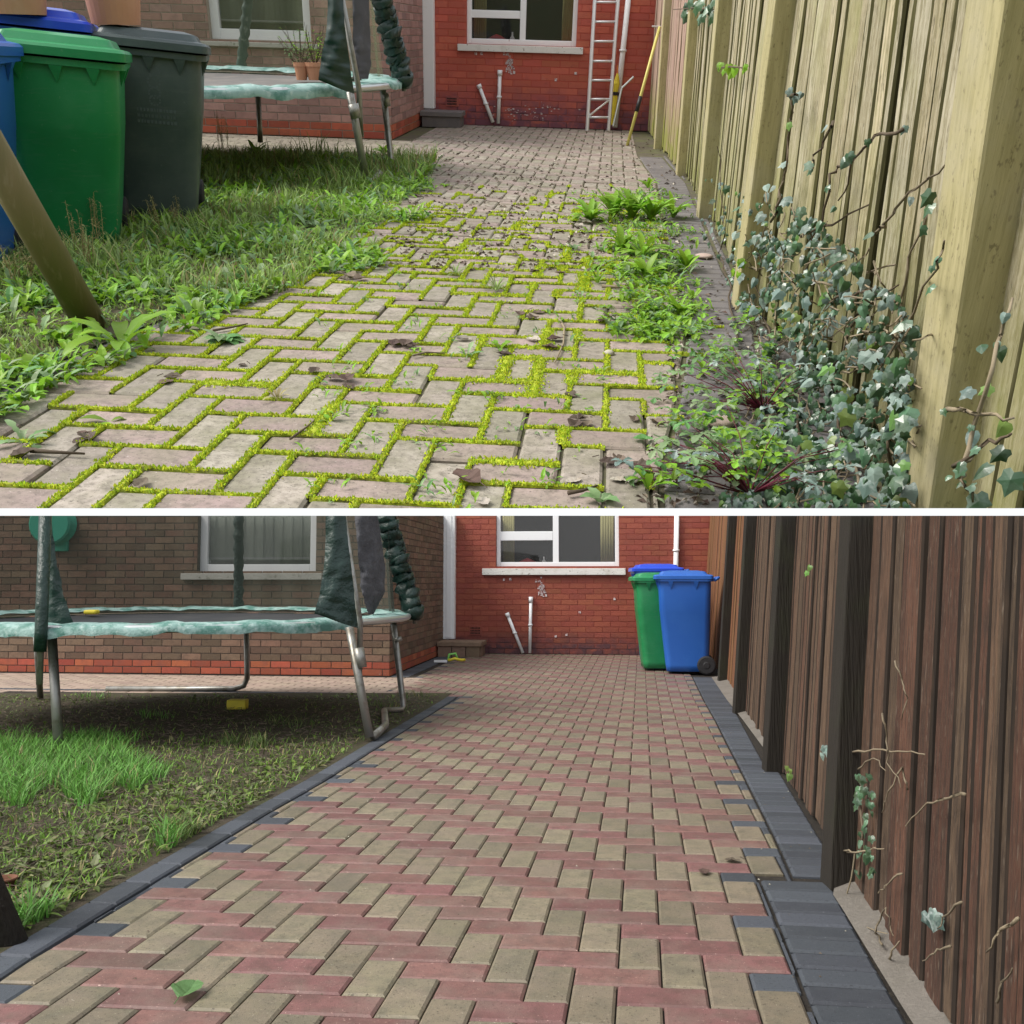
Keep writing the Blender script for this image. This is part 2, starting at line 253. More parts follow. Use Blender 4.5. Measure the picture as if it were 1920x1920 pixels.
# ------------------------------------------------------------------ mesh helpers
class MB:
    def __init__(s): s.v = []; s.f = []; s.m = []; s.r = []
    def add(s, vs, fs, m=0, r=0.):
        o = len(s.v); s.v += [tuple(v) for v in vs]
        for f in fs: s.f.append(tuple(i + o for i in f)); s.m.append(m); s.r.append(r)
    def box(s, lo, hi, m=0, r=0., fr=None):
        x0, y0, z0 = lo; x1, y1, z1 = hi
        vs = [(x0, y0, z0), (x1, y0, z0), (x1, y1, z0), (x0, y1, z0), (x0, y0, z1), (x1, y0, z1), (x1, y1, z1), (x0, y1, z1)]
        if fr: vs = [fr(*v) for v in vs]
        s.add(vs, [(0, 3, 2, 1), (4, 5, 6, 7), (0, 1, 5, 4), (1, 2, 6, 5), (2, 3, 7, 6), (3, 0, 4, 7)], m, r)
    def bbox(s, lo, hi, b=.01, m=0, r=0., fr=None):        # a box with its edges taken off
        bm = bmesh.new(); bmesh.ops.create_cube(bm, size=1)
        for v in bm.verts: v.co = Vector([lo[i] + (v.co[i] + .5) * (hi[i] - lo[i]) for i in range(3)])
        bmesh.ops.bevel(bm, geom=list(bm.edges), offset=b, segments=2, affect='EDGES', profile=.6)
        bm.verts.ensure_lookup_table()
        vs = [v.co[:] for v in bm.verts]
        if fr: vs = [tuple(fr(*v)) for v in vs]
        s.add(vs, [tuple(v.index for v in f.verts) for f in bm.faces], m, r); bm.free()
    def tube(s, pts, rad, n=8, m=0, r=0., cap=True):
        pts = [Vector(p) for p in pts]; rads = rad if isinstance(rad, (list, tuple)) else [rad] * len(pts)
        o = len(s.v); up = None
        for i, p in enumerate(pts):
            d = (pts[min(i + 1, len(pts) - 1)] - pts[max(i - 1, 0)])
            if d.length < 1e-9: d = Vector((0, 0, 1))
            d.normalize()
            if up is None: up = Vector((0, 0, 1)) if abs(d.z) < .9 else Vector((1, 0, 0))
            a = (up - d * up.dot(d)).normalized(); up = a; b = d.cross(a)
            for k in range(n):
                t = 2 * math.pi * k / n; s.v.append(tuple(p + (a * math.cos(t) + b * math.sin(t)) * rads[i]))
        for i in range(len(pts) - 1):
            for k in range(n):
                q = (k + 1) % n
                s.f.append((o + i * n + k, o + i * n + q, o + (i + 1) * n + q, o + (i + 1) * n + k)); s.m.append(m); s.r.append(r)
        if cap:
            s.f.append(tuple(o + k for k in reversed(range(n)))); s.m.append(m); s.r.append(r)
            e = o + (len(pts) - 1) * n; s.f.append(tuple(e + k for k in range(n))); s.m.append(m); s.r.append(r)
    def lathe(s, prof, c, n=20, m=0, r=0., axis=None):
        o = len(s.v); c = Vector(c); rot = axis or Matrix.Identity(3)
        for (rr, z) in prof:
            for k in range(n):
                t = 2 * math.pi * k / n; s.v.append(tuple(c + rot @ Vector((rr * math.cos(t), rr * math.sin(t), z))))
        for i in range(len(prof) - 1):
            for k in range(n):
                q = (k + 1) % n
                s.f.append((o + i * n + k, o + i * n + q, o + (i + 1) * n + q, o + (i + 1) * n + k)); s.m.append(m); s.r.append(r)
    def mesh(s, name, mats, smooth=False, base=None):
        me = bpy.data.meshes.new(name)
        vs = s.v
        if base is not None: vs = [(a - base[0], b - base[1], c - base[2]) for a, b, c in vs]
        me.from_pydata(vs, [], s.f)
        for mm in mats: me.materials.append(mm)
        if len(mats) > 1: me.polygons.foreach_set('material_index', s.m)
        if any(s.r):
            a = me.attributes.new('rnd', 'FLOAT', 'FACE'); a.data.foreach_set('value', s.r)
        if smooth: me.polygons.foreach_set('use_smooth', [True] * len(me.polygons))
        me.update(); return me
    def build(s, name, mats, parent=None, smooth=False, base=None, kind=None, **tg):
        if not isinstance(mats, (list, tuple)): mats = [mats]
        b = BASE[parent.name] if parent is not None else Vector(base or (0, 0, 0))
        o = bpy.data.objects.new(name, s.mesh(name, mats, smooth, b)); COL.objects.link(o)
        BASE[o.name] = b; OBJS[SCN].append(o)
        if parent is not None: o.parent = parent
        else: o.location = b
        if kind: o['kind'] = kind
        if tg: tag(o, **tg)
        return o
def tag(o, label=None, cat=None, group=None):
    if label: o['label'] = label
    if cat: o['category'] = cat
    if group: o['group'] = group
    return o
def thing(name, label, cat, base=(0, 0, 0), group=None):
    o = bpy.data.objects.new(name, None); COL.objects.link(o); o.location = base; o.empty_display_size = .1
    BASE[o.name] = Vector(base); OBJS[SCN].append(o); return tag(o, label, cat, group)
def inst(name, me, mx, parent):                    # a piece that shares its mesh
    o = bpy.data.objects.new(name, me); COL.objects.link(o); o.parent = parent
    o.matrix_local = Matrix.Translation(-BASE[parent.name]) @ mx
    BASE[o.name] = BASE[parent.name]; OBJS[SCN].append(o); return o
def frame(org, yaw):                               # (u, v, z) -> local; v runs away from the camera
    c, q = math.cos(yaw), math.sin(yaw)
    def fr(u, v, z): return Vector((org[0] + u * c - v * q, org[1] + u * q + v * c, z))
    fr.c, fr.q, fr.org, fr.yaw = c, q, org, yaw
    return fr
def on_plane(s, fr, px, py, v=None, u=None):       # ray against the plane v=const or u=const of a frame
    x, y, z = ray(s, px, py)
    du = x * fr.c + y * fr.q; dv = -x * fr.q + y * fr.c
    ou = -(fr.org[0] * fr.c + fr.org[1] * fr.q); ov = -(-fr.org[0] * fr.q + fr.org[1] * fr.c)
    t = (v - ov) / dv if v is not None else (u - ou) / du
    return ou + t * du, ov + t * dv, t * z
def clip(poly, a, n):                              # keep the side of a (point) that n points to
    out = []
    for i in range(len(poly)):
        p, q = poly[i], poly[(i + 1) % len(poly)]
        dp = (p[0] - a[0]) * n[0] + (p[1] - a[1]) * n[1]; dq = (q[0] - a[0]) * n[0] + (q[1] - a[1]) * n[1]
        if dp >= 0: out.append(p)
        if dp * dq < 0:
            t = dp / (dp - dq); out.append((p[0] + (q[0] - p[0]) * t, p[1] + (q[1] - p[1]) * t))
    return out
def area(P): return abs(sum(P[i][0] * P[(i + 1) % len(P)][1] - P[(i + 1) % len(P)][0] * P[i][1] for i in range(len(P)))) / 2
def inset(P, d):
    cx = sum(p[0] for p in P) / len(P); cy = sum(p[1] for p in P) / len(P); out = []
    n = len(P)
    for i in range(n):
        a, b, c = Vector(P[i - 1]), Vector(P[i]), Vector(P[(i + 1) % n])
        e1 = (b - a); e2 = (c - b)
        if e1.length < 1e-6 or e2.length < 1e-6: out.append(tuple(b)); continue
        e1.normalize(); e2.normalize()
        n1 = Vector((-e1.y, e1.x)); n2 = Vector((-e2.y, e2.x))
        if n1.dot(Vector((cx, cy)) - b) < 0: n1, n2 = -n1, -n2
        k = (n1 + n2); L_ = max(k.length, .5); out.append(tuple(b + k / L_ * d / max(.5, L_ / 2)))
    return out
def ylut(pts):                                     # x as a function of y through points (y, x)
    ys = [p[0] for p in pts]; xs = [p[1] for p in pts]
    def f(y):
        if y <= ys[0]: i = 0
        elif y >= ys[-1]: i = len(ys) - 2
        else: i = max(k for k in range(len(ys) - 1) if ys[k] <= y)
        return xs[i] + (xs[i + 1] - xs[i]) * (y - ys[i]) / (ys[i + 1] - ys[i])
    return f
def paver_add(mb, P, h, s, mi, r, ch=.006, gap=.002, dz=0., tilt=(0, 0), top=0.):
    """a block standing proud of its bed: P is its outline on the ground"""
    P = inset(P, gap)
    if len(P) < 3 or area(P) < 2e-4: return
    T = inset(P, ch); n = len(P)
    cx = sum(p[0] for p in P) / n; cy = sum(p[1] for p in P) / n
    def g(p, z): return (p[0], p[1], gz(s, p[1]) + z + dz + tilt[0] * (p[0] - cx) + tilt[1] * (p[1] - cy))
    vs = [g(p, -h) for p in P] + [g(p, -ch * .75) for p in P] + [g(p, top) for p in T]
    fs = [(i, (i + 1) % n, n + (i + 1) % n, n + i) for i in range(n)] + [(n + i, n + (i + 1) % n, 2 * n + (i + 1) % n, 2 * n + i) for i in range(n)]
    fs.append(tuple(range(2 * n, 3 * n)))
    mb.add(vs, fs, mi, r)
def ccw(P):
    a = sum(P[i][0] * P[(i + 1) % len(P)][1] - P[(i + 1) % len(P)][0] * P[i][1] for i in range(len(P)))
    return P if a > 0 else P[::-1]
def in_view(s, p, m=30):
    x, y = proj(s, p)
    return -m < x < 1920 + m and ((967 if s == 2 else -m) - m < y < (1920 if s == 2 else 953) + m)
def pieces(items, mats, parent, name, s, cap=300, **kw):
    """items: (outline, material index, dz, tilt); the ones that show largest become parts, the rest one part"""
    def size(it):
        P = it[0]; cx = sum(p[0] for p in P) / len(P); cy = sum(p[1] for p in P) / len(P)
        if not in_view(s, (cx, cy, gz(s, cy)), 20): return 0
        Q = [proj(s, (p[0], p[1], gz(s, p[1]))) for p in P]; return area(Q)
    items = sorted(items, key=size, reverse=True)
    rest = MB()
    for i, (P, mi, dz, tilt) in enumerate(items):
        P = ccw(P)
        if i < cap and size(items[i]) > 0:
            b = MB(); paver_add(b, P, .03, s, 0, 0., dz=dz, tilt=tilt, **kw)
            if b.v: b.build(name, mats[mi], parent)
        else: paver_add(rest, P, .03, s, mi, R.random() + .001, dz=dz, tilt=tilt, **kw)
    if rest.v: rest.build(name, mats, parent, kind='stuff')

# ------------------------------------------------------------------ lattice of the block paving
LAT = {2: ((.06509969, 2.480774), (.10121959, -.0084984), (.013887, .10338757)),
       1: ((-.254754, 2.3186805), (.1035361, -.0053063), (.0119136, .1227285))}
def lat(s, i, j):
    o, a, b = LAT[s]; return (o[0] + a[0] * i + b[0] * j, o[1] + a[1] * i + b[1] * j)
def herringbone(s, i0, i1, j0, j1):
    for j in range(j0, j1):
        for i in range(i0, i1):
            k = (i + j) % 4
            if k == 0:      # block lying across, top-left corner here
                yield 'h', [lat(s, i, j), lat(s, i + 2, j), lat(s, i + 2, j - 1), lat(s, i, j - 1)]
            elif k == 3:    # block lying along, top at j+1
                yield 'v', [lat(s, i, j + 0), lat(s, i + 1, j + 0), lat(s, i + 1, j - 2), lat(s, i, j - 2)]
def clip_lr(P, xl, xr, yfar=None):
    cy = sum(p[1] for p in P) / len(P)
    def seg(f):
        a = (f(cy - .015), cy - .015); b = (f(cy + .015), cy + .015); d = (b[0] - a[0], b[1] - a[1]); return a, d
    a, d = seg(xl); P = clip(P, a, (d[1], -d[0]))
    if len(P) > 2: a, d = seg(xr); P = clip(P, a, (-d[1], d[0]))
    if len(P) > 2 and yfar: P = clip(P, yfar[0], yfar[1])
    return P
def strip_blocks(f, y0, y1, length, width, side, gap=.003):
    """blocks in a row along the line x=f(y): each outline, 'length' along the line and 'width' across"""
    y = y0; out = []
    while y < y1:
        a = Vector((f(y), y)); b = Vector((f(y + .05), y + .05)); d = (b - a).normalized(); n = Vector((d.y, -d.x)) * side
        e = a + d * length; e2 = Vector((f(e.y), e.y))
        out.append([tuple(a), tuple(e2), tuple(e2 + n * width), tuple(a + n * width)]); y = e2.y + 0.0
    return out
def sheet(name, s, P, dz, m, nx=1, kind='structure', thick=.05, **tg):
    """flat ground sheet with outline given as rows (y, x left, x right)"""
    mb = MB(); vs = []; fs = []
    for (y, a, b) in P:
        for k in range(nx + 1): vs.append((a + (b - a) * k / nx, y, gz(s, y) + dz))
    for i in range(len(P) - 1):
        for k in range(nx): q = i * (nx + 1) + k; fs.append((q, q + 1, q + nx + 2, q + nx + 1))
    mb.add(vs, fs); return mb.build(name, m, kind=kind, **tg)

# ------------------------------------------------------------------ brick walls
def brick_wall(name, s, parent, F_, u0, u1, z0, z1, holes, mats, mort, plinth=0, thick=.22, cap=300, bw=.225, bh=.075, pm=None, ret_in=0, off=0., flip=False):
    """F_(a, d, z): a along the wall, d into the wall. holes: (a0, a1, z0, z1)"""
    cuts = sorted({u0, u1} | {h[0] for h in holes} | {h[1] for h in holes}); wall = MB()
    for a, b in zip(cuts, cuts[1:]):
        mid = (a + b) / 2; hs = sorted([h for h in holes if h[0] < mid < h[1]], key=lambda h: h[2]); z = z0
        for h in hs:
            if h[2] > z: wall.box((a, 0, z), (b, thick, min(h[2], z1)), fr=F_)
            z = max(z, h[3])
        if z < z1: wall.box((a, 0, z), (b, thick, z1), fr=F_)
    W = wall.build(name, mort, parent)
    full = MB(); g = .005
    items = []
    nrow = int((z1 - z0) / bh) + 1
    for k in range(nrow):
        za, zb = z0 + k * bh + g, min(z0 + (k + 1) * bh - g, z1)
        if zb - za < .01: continue
        a = u0 - (bw / 2 if (k + off) % 2 else 0)
        while a < u1 - .005:
            p, q = max(a + g, u0 + ret_in), min(a + bw - g, u1 - .0)
            a += bw
            segs = [(p, q)]
            for h in holes:
                if h[2] < (za + zb) / 2 < h[3]:
                    ns = []
                    for (c, d) in segs:
                        if d <= h[0] or c >= h[1]: ns.append((c, d))
                        else:
                            if c < h[0]: ns.append((c, h[0] - .002))
                            if d > h[1]: ns.append((h[1] + .002, d))
                    segs = ns
            for (c, d) in segs:
                if d - c > .015: items.append((c, d, za, zb, k))
    def sz(it):
        p = F_((it[0] + it[1]) / 2, 0, (it[2] + it[3]) / 2)
        if not in_view(s, p, 5): return 0
        a = proj(s, F_(it[0], 0, it[2])); b = proj(s, F_(it[1], 0, it[3])); return abs((a[0] - b[0]) * (a[1] - b[1]))
    items.sort(key=sz, reverse=True); shared = {}; rest = MB()
    ax = (F_(1, 0, 0) - F_(0, 0, 0)); dx = (F_(0, 1, 0) - F_(0, 0, 0))
    for n, (a, b, za, zb, k) in enumerate(items):
        mi = 1 if (pm and k < plinth) else 0; pr = (-.0025 - R.random() * .0025) if 'painted' in mats.name else (-.006 - R.random() * .003)
        if n < cap and sz(items[n]) > 0:
            q = MB(); q.bbox((a, pr, za), (b, .012, zb), .002, fr=F_); q.build('brick', pm if mi else mats, W)
        else: rest.box((a, pr, za), (b, .01, zb), mi, R.random() + .001, fr=F_)
    if rest.v: rest.build('brick', [mats, pm or mats], W, kind='stuff')
    return W

# ------------------------------------------------------------------ wheelie bin
def wheelie_bin(pos, yaw, body_m, lid_m, label, group, H=1.0, lean=(0, 0), lid_lift=0., emblem=False, k=1.):
    base = Vector(pos); t = thing('wheelie_bin', label, 'wheelie bin', base, group)
    rot = Matrix.Rotation(yaw, 4, 'Z') @ Matrix.Rotation(lean[0], 4, 'X') @ Matrix.Rotation(lean[1], 4, 'Y')
    def fr(x, y, z): return base + rot @ Vector((x * k, y * k, z * k))
    W, D, h = .56, .62, H                  # front of the bin looks to -y
    def ring(w_, d_, z, dy=0, rc=.07, n=5):
        P = []
        for (sx, sy, a0) in ((1, -1, -90), (1, 1, 0), (-1, 1, 90), (-1, -1, 180)):
            for i in range(n + 1):
                a = math.radians(a0 + 90 * i / n)
                P.append((sx * (w_ / 2 - rc) + rc * math.cos(a), sy * (d_ / 2 - rc) + dy + rc * math.sin(a), z))
        return P
    b = MB(); rings = [ring(W * .70, D * .72, .03, .02, .05), ring(W * .72, D * .75, .10, .02), ring(W * .86, D * .87, h * .62, .0), ring(W * .865, D * .875, h * .625, .0), ring(W * .90, D * .91, h * .90, 0), ring(W * .90, D * .91, h * .925, 0)]
    n = len(rings[0])
    vs = [fr(*p) for r_ in rings for p in r_]
    fs = [(i * n + k_, i * n + (k_ + 1) % n, (i + 1) * n + (k_ + 1) % n, (i + 1) * n + k_) for i in range(len(rings) - 1) for k_ in range(n)] + [tuple(reversed(range(n)))]
    b.add(vs, fs); b.build('body', body_m, t, smooth=True)
    rm = MB(); rr = [ring(W * .90, D * .91, h * .925), ring(W * 1.0, D * 1.0, h * .925), ring(W * 1.0, D * 1.0, h * .955), ring(W * .92, D * .93, h * .957)]
    rm.add([fr(*p) for r_ in rr for p in r_], [(i * n + k_, i * n + (k_ + 1) % n, (i + 1) * n + (k_ + 1) % n, (i + 1) * n + k_) for i in range(3) for k_ in range(n)])
    rm.build('rim', body_m, t)
    for (x, y, dx, dy) in [(-.15, -D / 2, 0, -1), (.0, -D / 2, 0, -1), (.15, -D / 2, 0, -1), (W / 2, -.15, 1, 0), (W / 2, .12, 1, 0), (-W / 2, -.15, -1, 0), (-W / 2, .12, -1, 0)]:
        tx, ty = (-dy, dx)
        for sgn in (1,):
            p0 = (x * (.905 if dx else 1), y * (.915 if dy else 1)); q0 = (x, y); wdt = .028
            vs = [fr(p0[0] - tx * wdt, p0[1] - ty * wdt, h * .924), fr(p0[0] + tx * wdt, p0[1] + ty * wdt, h * .924), fr(q0[0] - tx * wdt, q0[1] - ty * wdt, h * .924), fr(q0[0] + tx * wdt, q0[1] + ty * wdt, h * .924), fr(p0[0] * .995, p0[1] * .995, h * .84)]
            gs = MB(); gs.add(vs, [(0, 2, 4), (1, 4, 3), (2, 3, 4), (0, 1, 3, 2)]); gs.build('gusset', body_m, t)
    ld = MB()
    def lz(y): return h * .958 + lid_lift * (D / 2 - y)
    lr = [(W * 1.03, D * 1.03, -.012), (W * 1.03, D * 1.03, .022), (W * .99, D * .99, .034), (W * .86, D * .84, .040), (W * .80, D * .76, .070), (W * .60, D * .5, .082)]
    rs = [[(p[0], p[1], lz(p[1]) + z) for p in ring(a, c, 0, -.015, .035)] for a, c, z in lr]
    ld.add([fr(*p) for r_ in rs for p in r_], [(i * n + k_, i * n + (k_ + 1) % n, (i + 1) * n + (k_ + 1) % n, (i + 1) * n + k_) for i in range(len(rs) - 1) for k_ in range(n)] + [tuple(range((len(rs) - 1) * n, len(rs) * n))])
    L_ = ld.build('lid', lid_m, t)
    hd = MB(); hd.tube([fr(x, y, z) for x, y, z in ((-.24, D / 2, h * .93), (-.24, D / 2 + .05, h * .96), (.24, D / 2 + .05, h * .96), (.24, D / 2, h * .93))], .015 * k, 8); hd.build('handle', body_m, t, smooth=True)
    for sx in (-1, 1):
        wb = MB(); rotw = (rot.to_3x3() @ Matrix.Rotation(math.pi / 2, 3, 'Y'))
        c = fr(sx * (W / 2 - .075), D / 2 - .09, .10)
        wb.lathe([(.03 * k, -.022 * k), (.085 * k, -.022 * k), (.10 * k, -.014 * k), (.10 * k, .014 * k), (.085 * k, .022 * k), (.03 * k, .022 * k)], c, 20, axis=rotw)
        wh = wb.build('wheel', M['rubber'], t, smooth=False)
        hb = MB(); hb.lathe([(0., -.026 * k), (.03 * k, -.026 * k), (.045 * k, -.020 * k), (.045 * k, .020 * k), (.03 * k, .026 * k), (0., .026 * k)], c, 14, axis=rotw); hb.build('hub', M['black'], wh)
    if emblem:
        em = MB(); q = random.Random(3)
        def fz(x, z): return fr(x, -(D * (.75 + (.87 - .75) * (z - .10) / (h * .62 - .10)) / 2 if z < h * .62 else D * (.875 + .035 * (z - h * .625) / (h * .275)) / 2) - .0015, z)
        for (cx, cz, rr_) in ((.02, .78, .030), (.02, .73, .036), (.02, .675, .032), (.02, .64, .03)):
            for a in range(10):
                t0, t1 = a * .628, a * .628 + .4
                p = [(cx + rr_ * f_ * math.cos(tt), cz + rr_ * .9 * f_ * math.sin(tt)) for f_, tt in ((1, t0), (1, t1), (.72, t1), (.72, t0))]
                em.add([fz(*v) for v in p], [(0, 1, 2, 3)])
        for row, zz in ((0, .585), (1, .555), (2, .527)):
            x = -.07
            while x < .11:
                w_ = .006 + q.random() * .010; em.add([fz(x, zz), fz(x + w_, zz), fz(x + w_, zz + .016), fz(x, zz + .016)], [(0, 1, 2, 3)]); x += w_ + .006
        em.build('crest', M['emb'], t)
    return t

# ------------------------------------------------------------------ trampoline
def trampoline(s, cx, cy, r, zr, poles, feet, label, netm, matm, extra):
    g = gz(s, cy); base = Vector((cx, cy, g)); t = thing('trampoline', label, 'trampoline', base)
    n = 64
    def P(a, rr=r, z=0.): return Vector((cx + rr * math.sin(a), cy - rr * math.cos(a), zr + z))   # a=0 is nearest the camera, turns to the right
    rim = MB(); rim.tube([P(2 * math.pi * i / n) for i in range(n + 1)], .024, 8, cap=False); rim.build('rim', M['steel2'], t, smooth=True)
    mt = MB(); k = 48; vs = [(cx, cy, zr - .05)]
    for ring_, rr in enumerate((.35, .7, .86)):
        for i in range(k): p = P(2 * math.pi * i / k, r * rr, -.05 + .045 * rr ** 3); vs.append(tuple(p))
    fs = [(0, 1 + i, 1 + (i + 1) % k) for i in range(k)]
    for q in range(2): fs += [(1 + q * k + i, 1 + (q + 1) * k + i, 1 + (q + 1) * k + (i + 1) % k, 1 + q * k + (i + 1) % k) for i in range(k)]
    mt.add(vs, fs); mt.build('mat', matm, t, smooth=True)
    pd = MB(); k = 220; rg = random.Random(s * 5); cols = []
    prof = [(.85, .010), (.90, .028), (.96, .034), (1.003, .026), (1.022, .0), (1.020, -.038)]
    w1 = [rg.random() for _ in range(k)]
    for i in range(k):
        a = 2 * math.pi * i / k; rip = .004 * math.sin(a * 23) + .006 * (w1[i] - .5) + .003 * math.sin(a * 41 + 1)
        gap_ = extra.get('bare', (9, 9)); bare = gap_[0] < a < gap_[1]
        for j, (rr, z) in enumerate(prof):
            zz = z + rip * (1 if j < 5 else 1.6) + (0 if j < 5 else .008 * math.sin(a * 5))
            if bare and j > 2: rr, zz = .985 + .004 * j, .026 - .001 * j
            cols.append(tuple(P(a, r * rr, zz)))
    m_ = len(prof)
    pd.add(cols, [(i * m_ + j, ((i + 1) % k) * m_ + j, ((i + 1) % k) * m_ + j + 1, i * m_ + j + 1) for i in range(k) for j in range(m_ - 1)])
    pd.build('pad', M['pad'], t, smooth=True)
    for (pts, rad) in feet:
        lg = MB(); lg.tube(pts, rad, 10); lg.build('leg', M['steel'], t, smooth=True)
    for (a, top, kind) in poles:
        p0 = P(a, r * 1.03, -.30 if kind in ('plain', 'none') else -.06); p1 = P(a, r * 1.03, 0); p2 = Vector(top) if not isinstance(top, (int, float)) else P(a, r * 1.03, top)
        po = MB(); po.tube([p0, p1, p2], .019, 8); PO = po.build('pole', M['steel'], t, smooth=True)
        sv = MB(); d = p2 - p1; m1 = p1 + d * .02
        if kind == 'foam':
            q = 26; sv.tube([m1 + d * (i / q) + Vector((math.sin(i * 2.1), math.cos(i * 1.7), 0)) * .004 for i in range(q)], [.045 + .006 * math.sin(i * 1.9) for i in range(q)], 10); sv.build('sleeve', M['sleeve'], PO, smooth=True)
        elif kind == 'ruff':
            q = 60; sv.tube([m1 + d * (i / q) + Vector((math.sin(i * 2.1), math.cos(i * 1.7), 0)) * .010 for i in range(q)], [.075 + .020 * math.sin(i * 2.3) * math.cos(i * .9) for i in range(q)], 14); sv.build('sleeve', M['padd'], PO, smooth=True)
        elif kind == 'plain':
            sv.tube([p0 + Vector((0, -.005, .18)), p1, p2], .034, 12); sv.build('sleeve', M['padd'], PO, smooth=True)
    nm = MB(); a0, a1 = extra['net']; k = 90; zt = extra['top']; rows = 10; vs = []
    for j in range(rows + 1):
        for i in range(k + 1):
            a = a0 + (a1 - a0) * i / k; sag = .04 * math.sin(j / rows * math.pi)
            vs.append(tuple(P(a, r * (.93 - sag * .5 + .012 * math.sin(a * 31)), .03 + (zt - .03) * j / rows)))
    nm.add(vs, [(j * (k + 1) + i, j * (k + 1) + i + 1, (j + 1) * (k + 1) + i + 1, (j + 1) * (k + 1) + i) for j in range(rows) for i in range(k)])
    nm.build('net', netm, t, smooth=True)
    return t, P
def wedge_sheet(outline, thick, parent, name, m, seed=1, rip=.02):
    """a hanging cloth: outline points (x, y, z) filled as a strip between a left and a right edge"""
    Lp, Rp = outline; n = 26; k = 10; q = random.Random(seed); mb = MB(); vs = []
    def at(E, t):
        f = t * (len(E) - 1); i = min(int(f), len(E) - 2); return Vector(E[i]).lerp(Vector(E[i + 1]), f - i)
    ph = [q.random() * 6 for _ in range(8)]
    for side in (0, 1):
        for i in range(n + 1):
            a, b = at(Lp, i / n), at(Rp, i / n)
            for j in range(k + 1):
                u = j / k; p = a.lerp(b, u); wv = math.sin(u * 9 + ph[0] + i * .5) * .5 + math.sin(u * 4 - i * .9 + ph[1]) * .5 + math.sin(i * 2.3 + u * 3) * .5
                p += Vector((0, -1, 0)) * (rip * wv + thick * math.sin(math.pi * u) * (1 if side == 0 else -.3)); vs.append(tuple(p))
    o = (n + 1) * (k + 1)
    fs = [(i * (k + 1) + j, i * (k + 1) + j + 1, (i + 1) * (k + 1) + j + 1, (i + 1) * (k + 1) + j) for i in range(n) for j in range(k)]
    fs += [tuple(o + v for v in reversed(f)) for f in fs]
    mb.add(vs, fs); return mb.build(name, m, parent, smooth=True)

# ------------------------------------------------------------------ plants
def leaf_shape(kind, L_, W_):
    if kind == 'blade': pr = [(0, .12), (.25, .6), (.5, .95), (.75, .8), (.92, .4), (1, 0)]
    elif kind == 'lobed': pr = [(0, .10), (.12, .25), (.2, .45), (.28, .28), (.4, .75), (.5, .5), (.62, 1.0), (.75, .8), (.9, .5), (1, 0)]
    else: pr = [(0, .2), (.3, 1), (.6, .8), (1, 0)]
    return [(a * L_, b * W_ / 2) for a, b in pr]
def add_leaf(mb, base, az, up, L_, W_, kind='blade', droop=.5, r=0., m=0, fold=.25):
    d = Vector((math.sin(az), math.cos(az), 0)); side = Vector((d.y, -d.x, 0)); pr = leaf_shape(kind, L_, W_); vs = []
    ang = up; p = Vector(base); last = 0
    for (a, hw) in pr:
        step = a - last; last = a
        p = p + (d * math.cos(ang) + Vector((0, 0, 1)) * math.sin(ang)) * step; ang -= droop * step / L_ * 1.6
        nrm = (Vector((0, 0, 1)) * math.cos(ang) - d * math.sin(ang))
        vs += [tuple(p - side * hw + nrm * hw * fold), tuple(p), tuple(p + side * hw + nrm * hw * fold)]
    fs = []
    for i in range(len(pr) - 1): o = i * 3; fs += [(o, o + 1, o + 4, o + 3), (o + 1, o + 2, o + 5, o + 4)]
    mb.add(vs, fs, m, r)
def weed(s, px, py, n, L_, W_, label, m='leafy', kind='lobed', name='weed', group='weeds in the drive', up=(.5, 1.3), rng=R, dz=0., cat='weed'):
    b = ground(s, px, py) + Vector((0, 0, dz)); t = thing(name, label, cat, b, group)
    for i in range(n):
        mb = MB(); a = 2 * math.pi * (i + rng.random() * .8) / n; l = L_ * rng.uniform(.6, 1.1)
        add_leaf(mb, b + Vector((math.sin(a), math.cos(a), 0)) * .006, a, rng.uniform(*up), l, W_ * rng.uniform(.7, 1.15), kind, rng.uniform(.4, 1.1), 0)
        mb.build('leaf', M[m], t, smooth=True)
    return t
def blades(mb, x, y, z, h, w_, az, lean, r, m=0):
    d = Vector((math.sin(az), math.cos(az), 0)); s_ = Vector((d.y, -d.x, 0)) * w_
    p = Vector((x, y, z)); a = p + d * lean * .35 + Vector((0, 0, h * .6)); t = p + d * lean + Vector((0, 0, h))
    mb.add([p - s_, p + s_, a + s_ * .7, a - s_ * .7, t], [(0, 1, 2, 3), (3, 2, 4)], m, r)
IVY2 = [(0, 0), (-.26, -.06), (-.42, .12), (-.40, .36), (-.30, .56), (-.14, .78), (0, .95), (.14, .78), (.30, .56), (.40, .36), (.42, .12), (.26, -.06)]
IVY = [(0, 0), (-.22, -.12), (-.44, .04), (-.42, .28), (-.54, .52), (-.26, .60), (0, 1.0), (.26, .60), (.54, .52), (.42, .28), (.44, .04), (.22, -.12)]
def ivy_leaf(mb, p, nrm, up, size, r=0., m=0):
    nrm = Vector(nrm).normalized(); up = Vector(up); up = (up - nrm * up.dot(nrm)).normalized(); sd = up.cross(nrm)
    g_ = random.Random(int(abs(p[0] * 9973 + p[1] * 7919 + p[2] * 104729) * 100)); sh = IVY2 if g_.random() < .4 else IVY
    sx_, cu, tw_, ln = g_.uniform(.75, 1.15), g_.uniform(.05, .55), g_.uniform(-.3, .3), g_.uniform(0, .45)
    vs = [Vector(p) + (sd * (x * sx_ + tw_ * (y - .3) * .4) + up * (y - .3) - nrm * (abs(x) * cu + ln * (y - .3) ** 2)) * size for x, y in sh] + [Vector(p) + up * (.3 - .3) * size + nrm * .05 * size]
    n = len(IVY); mb.add(vs, [(i, (i + 1) % n, n) for i in range(n)], m, r)
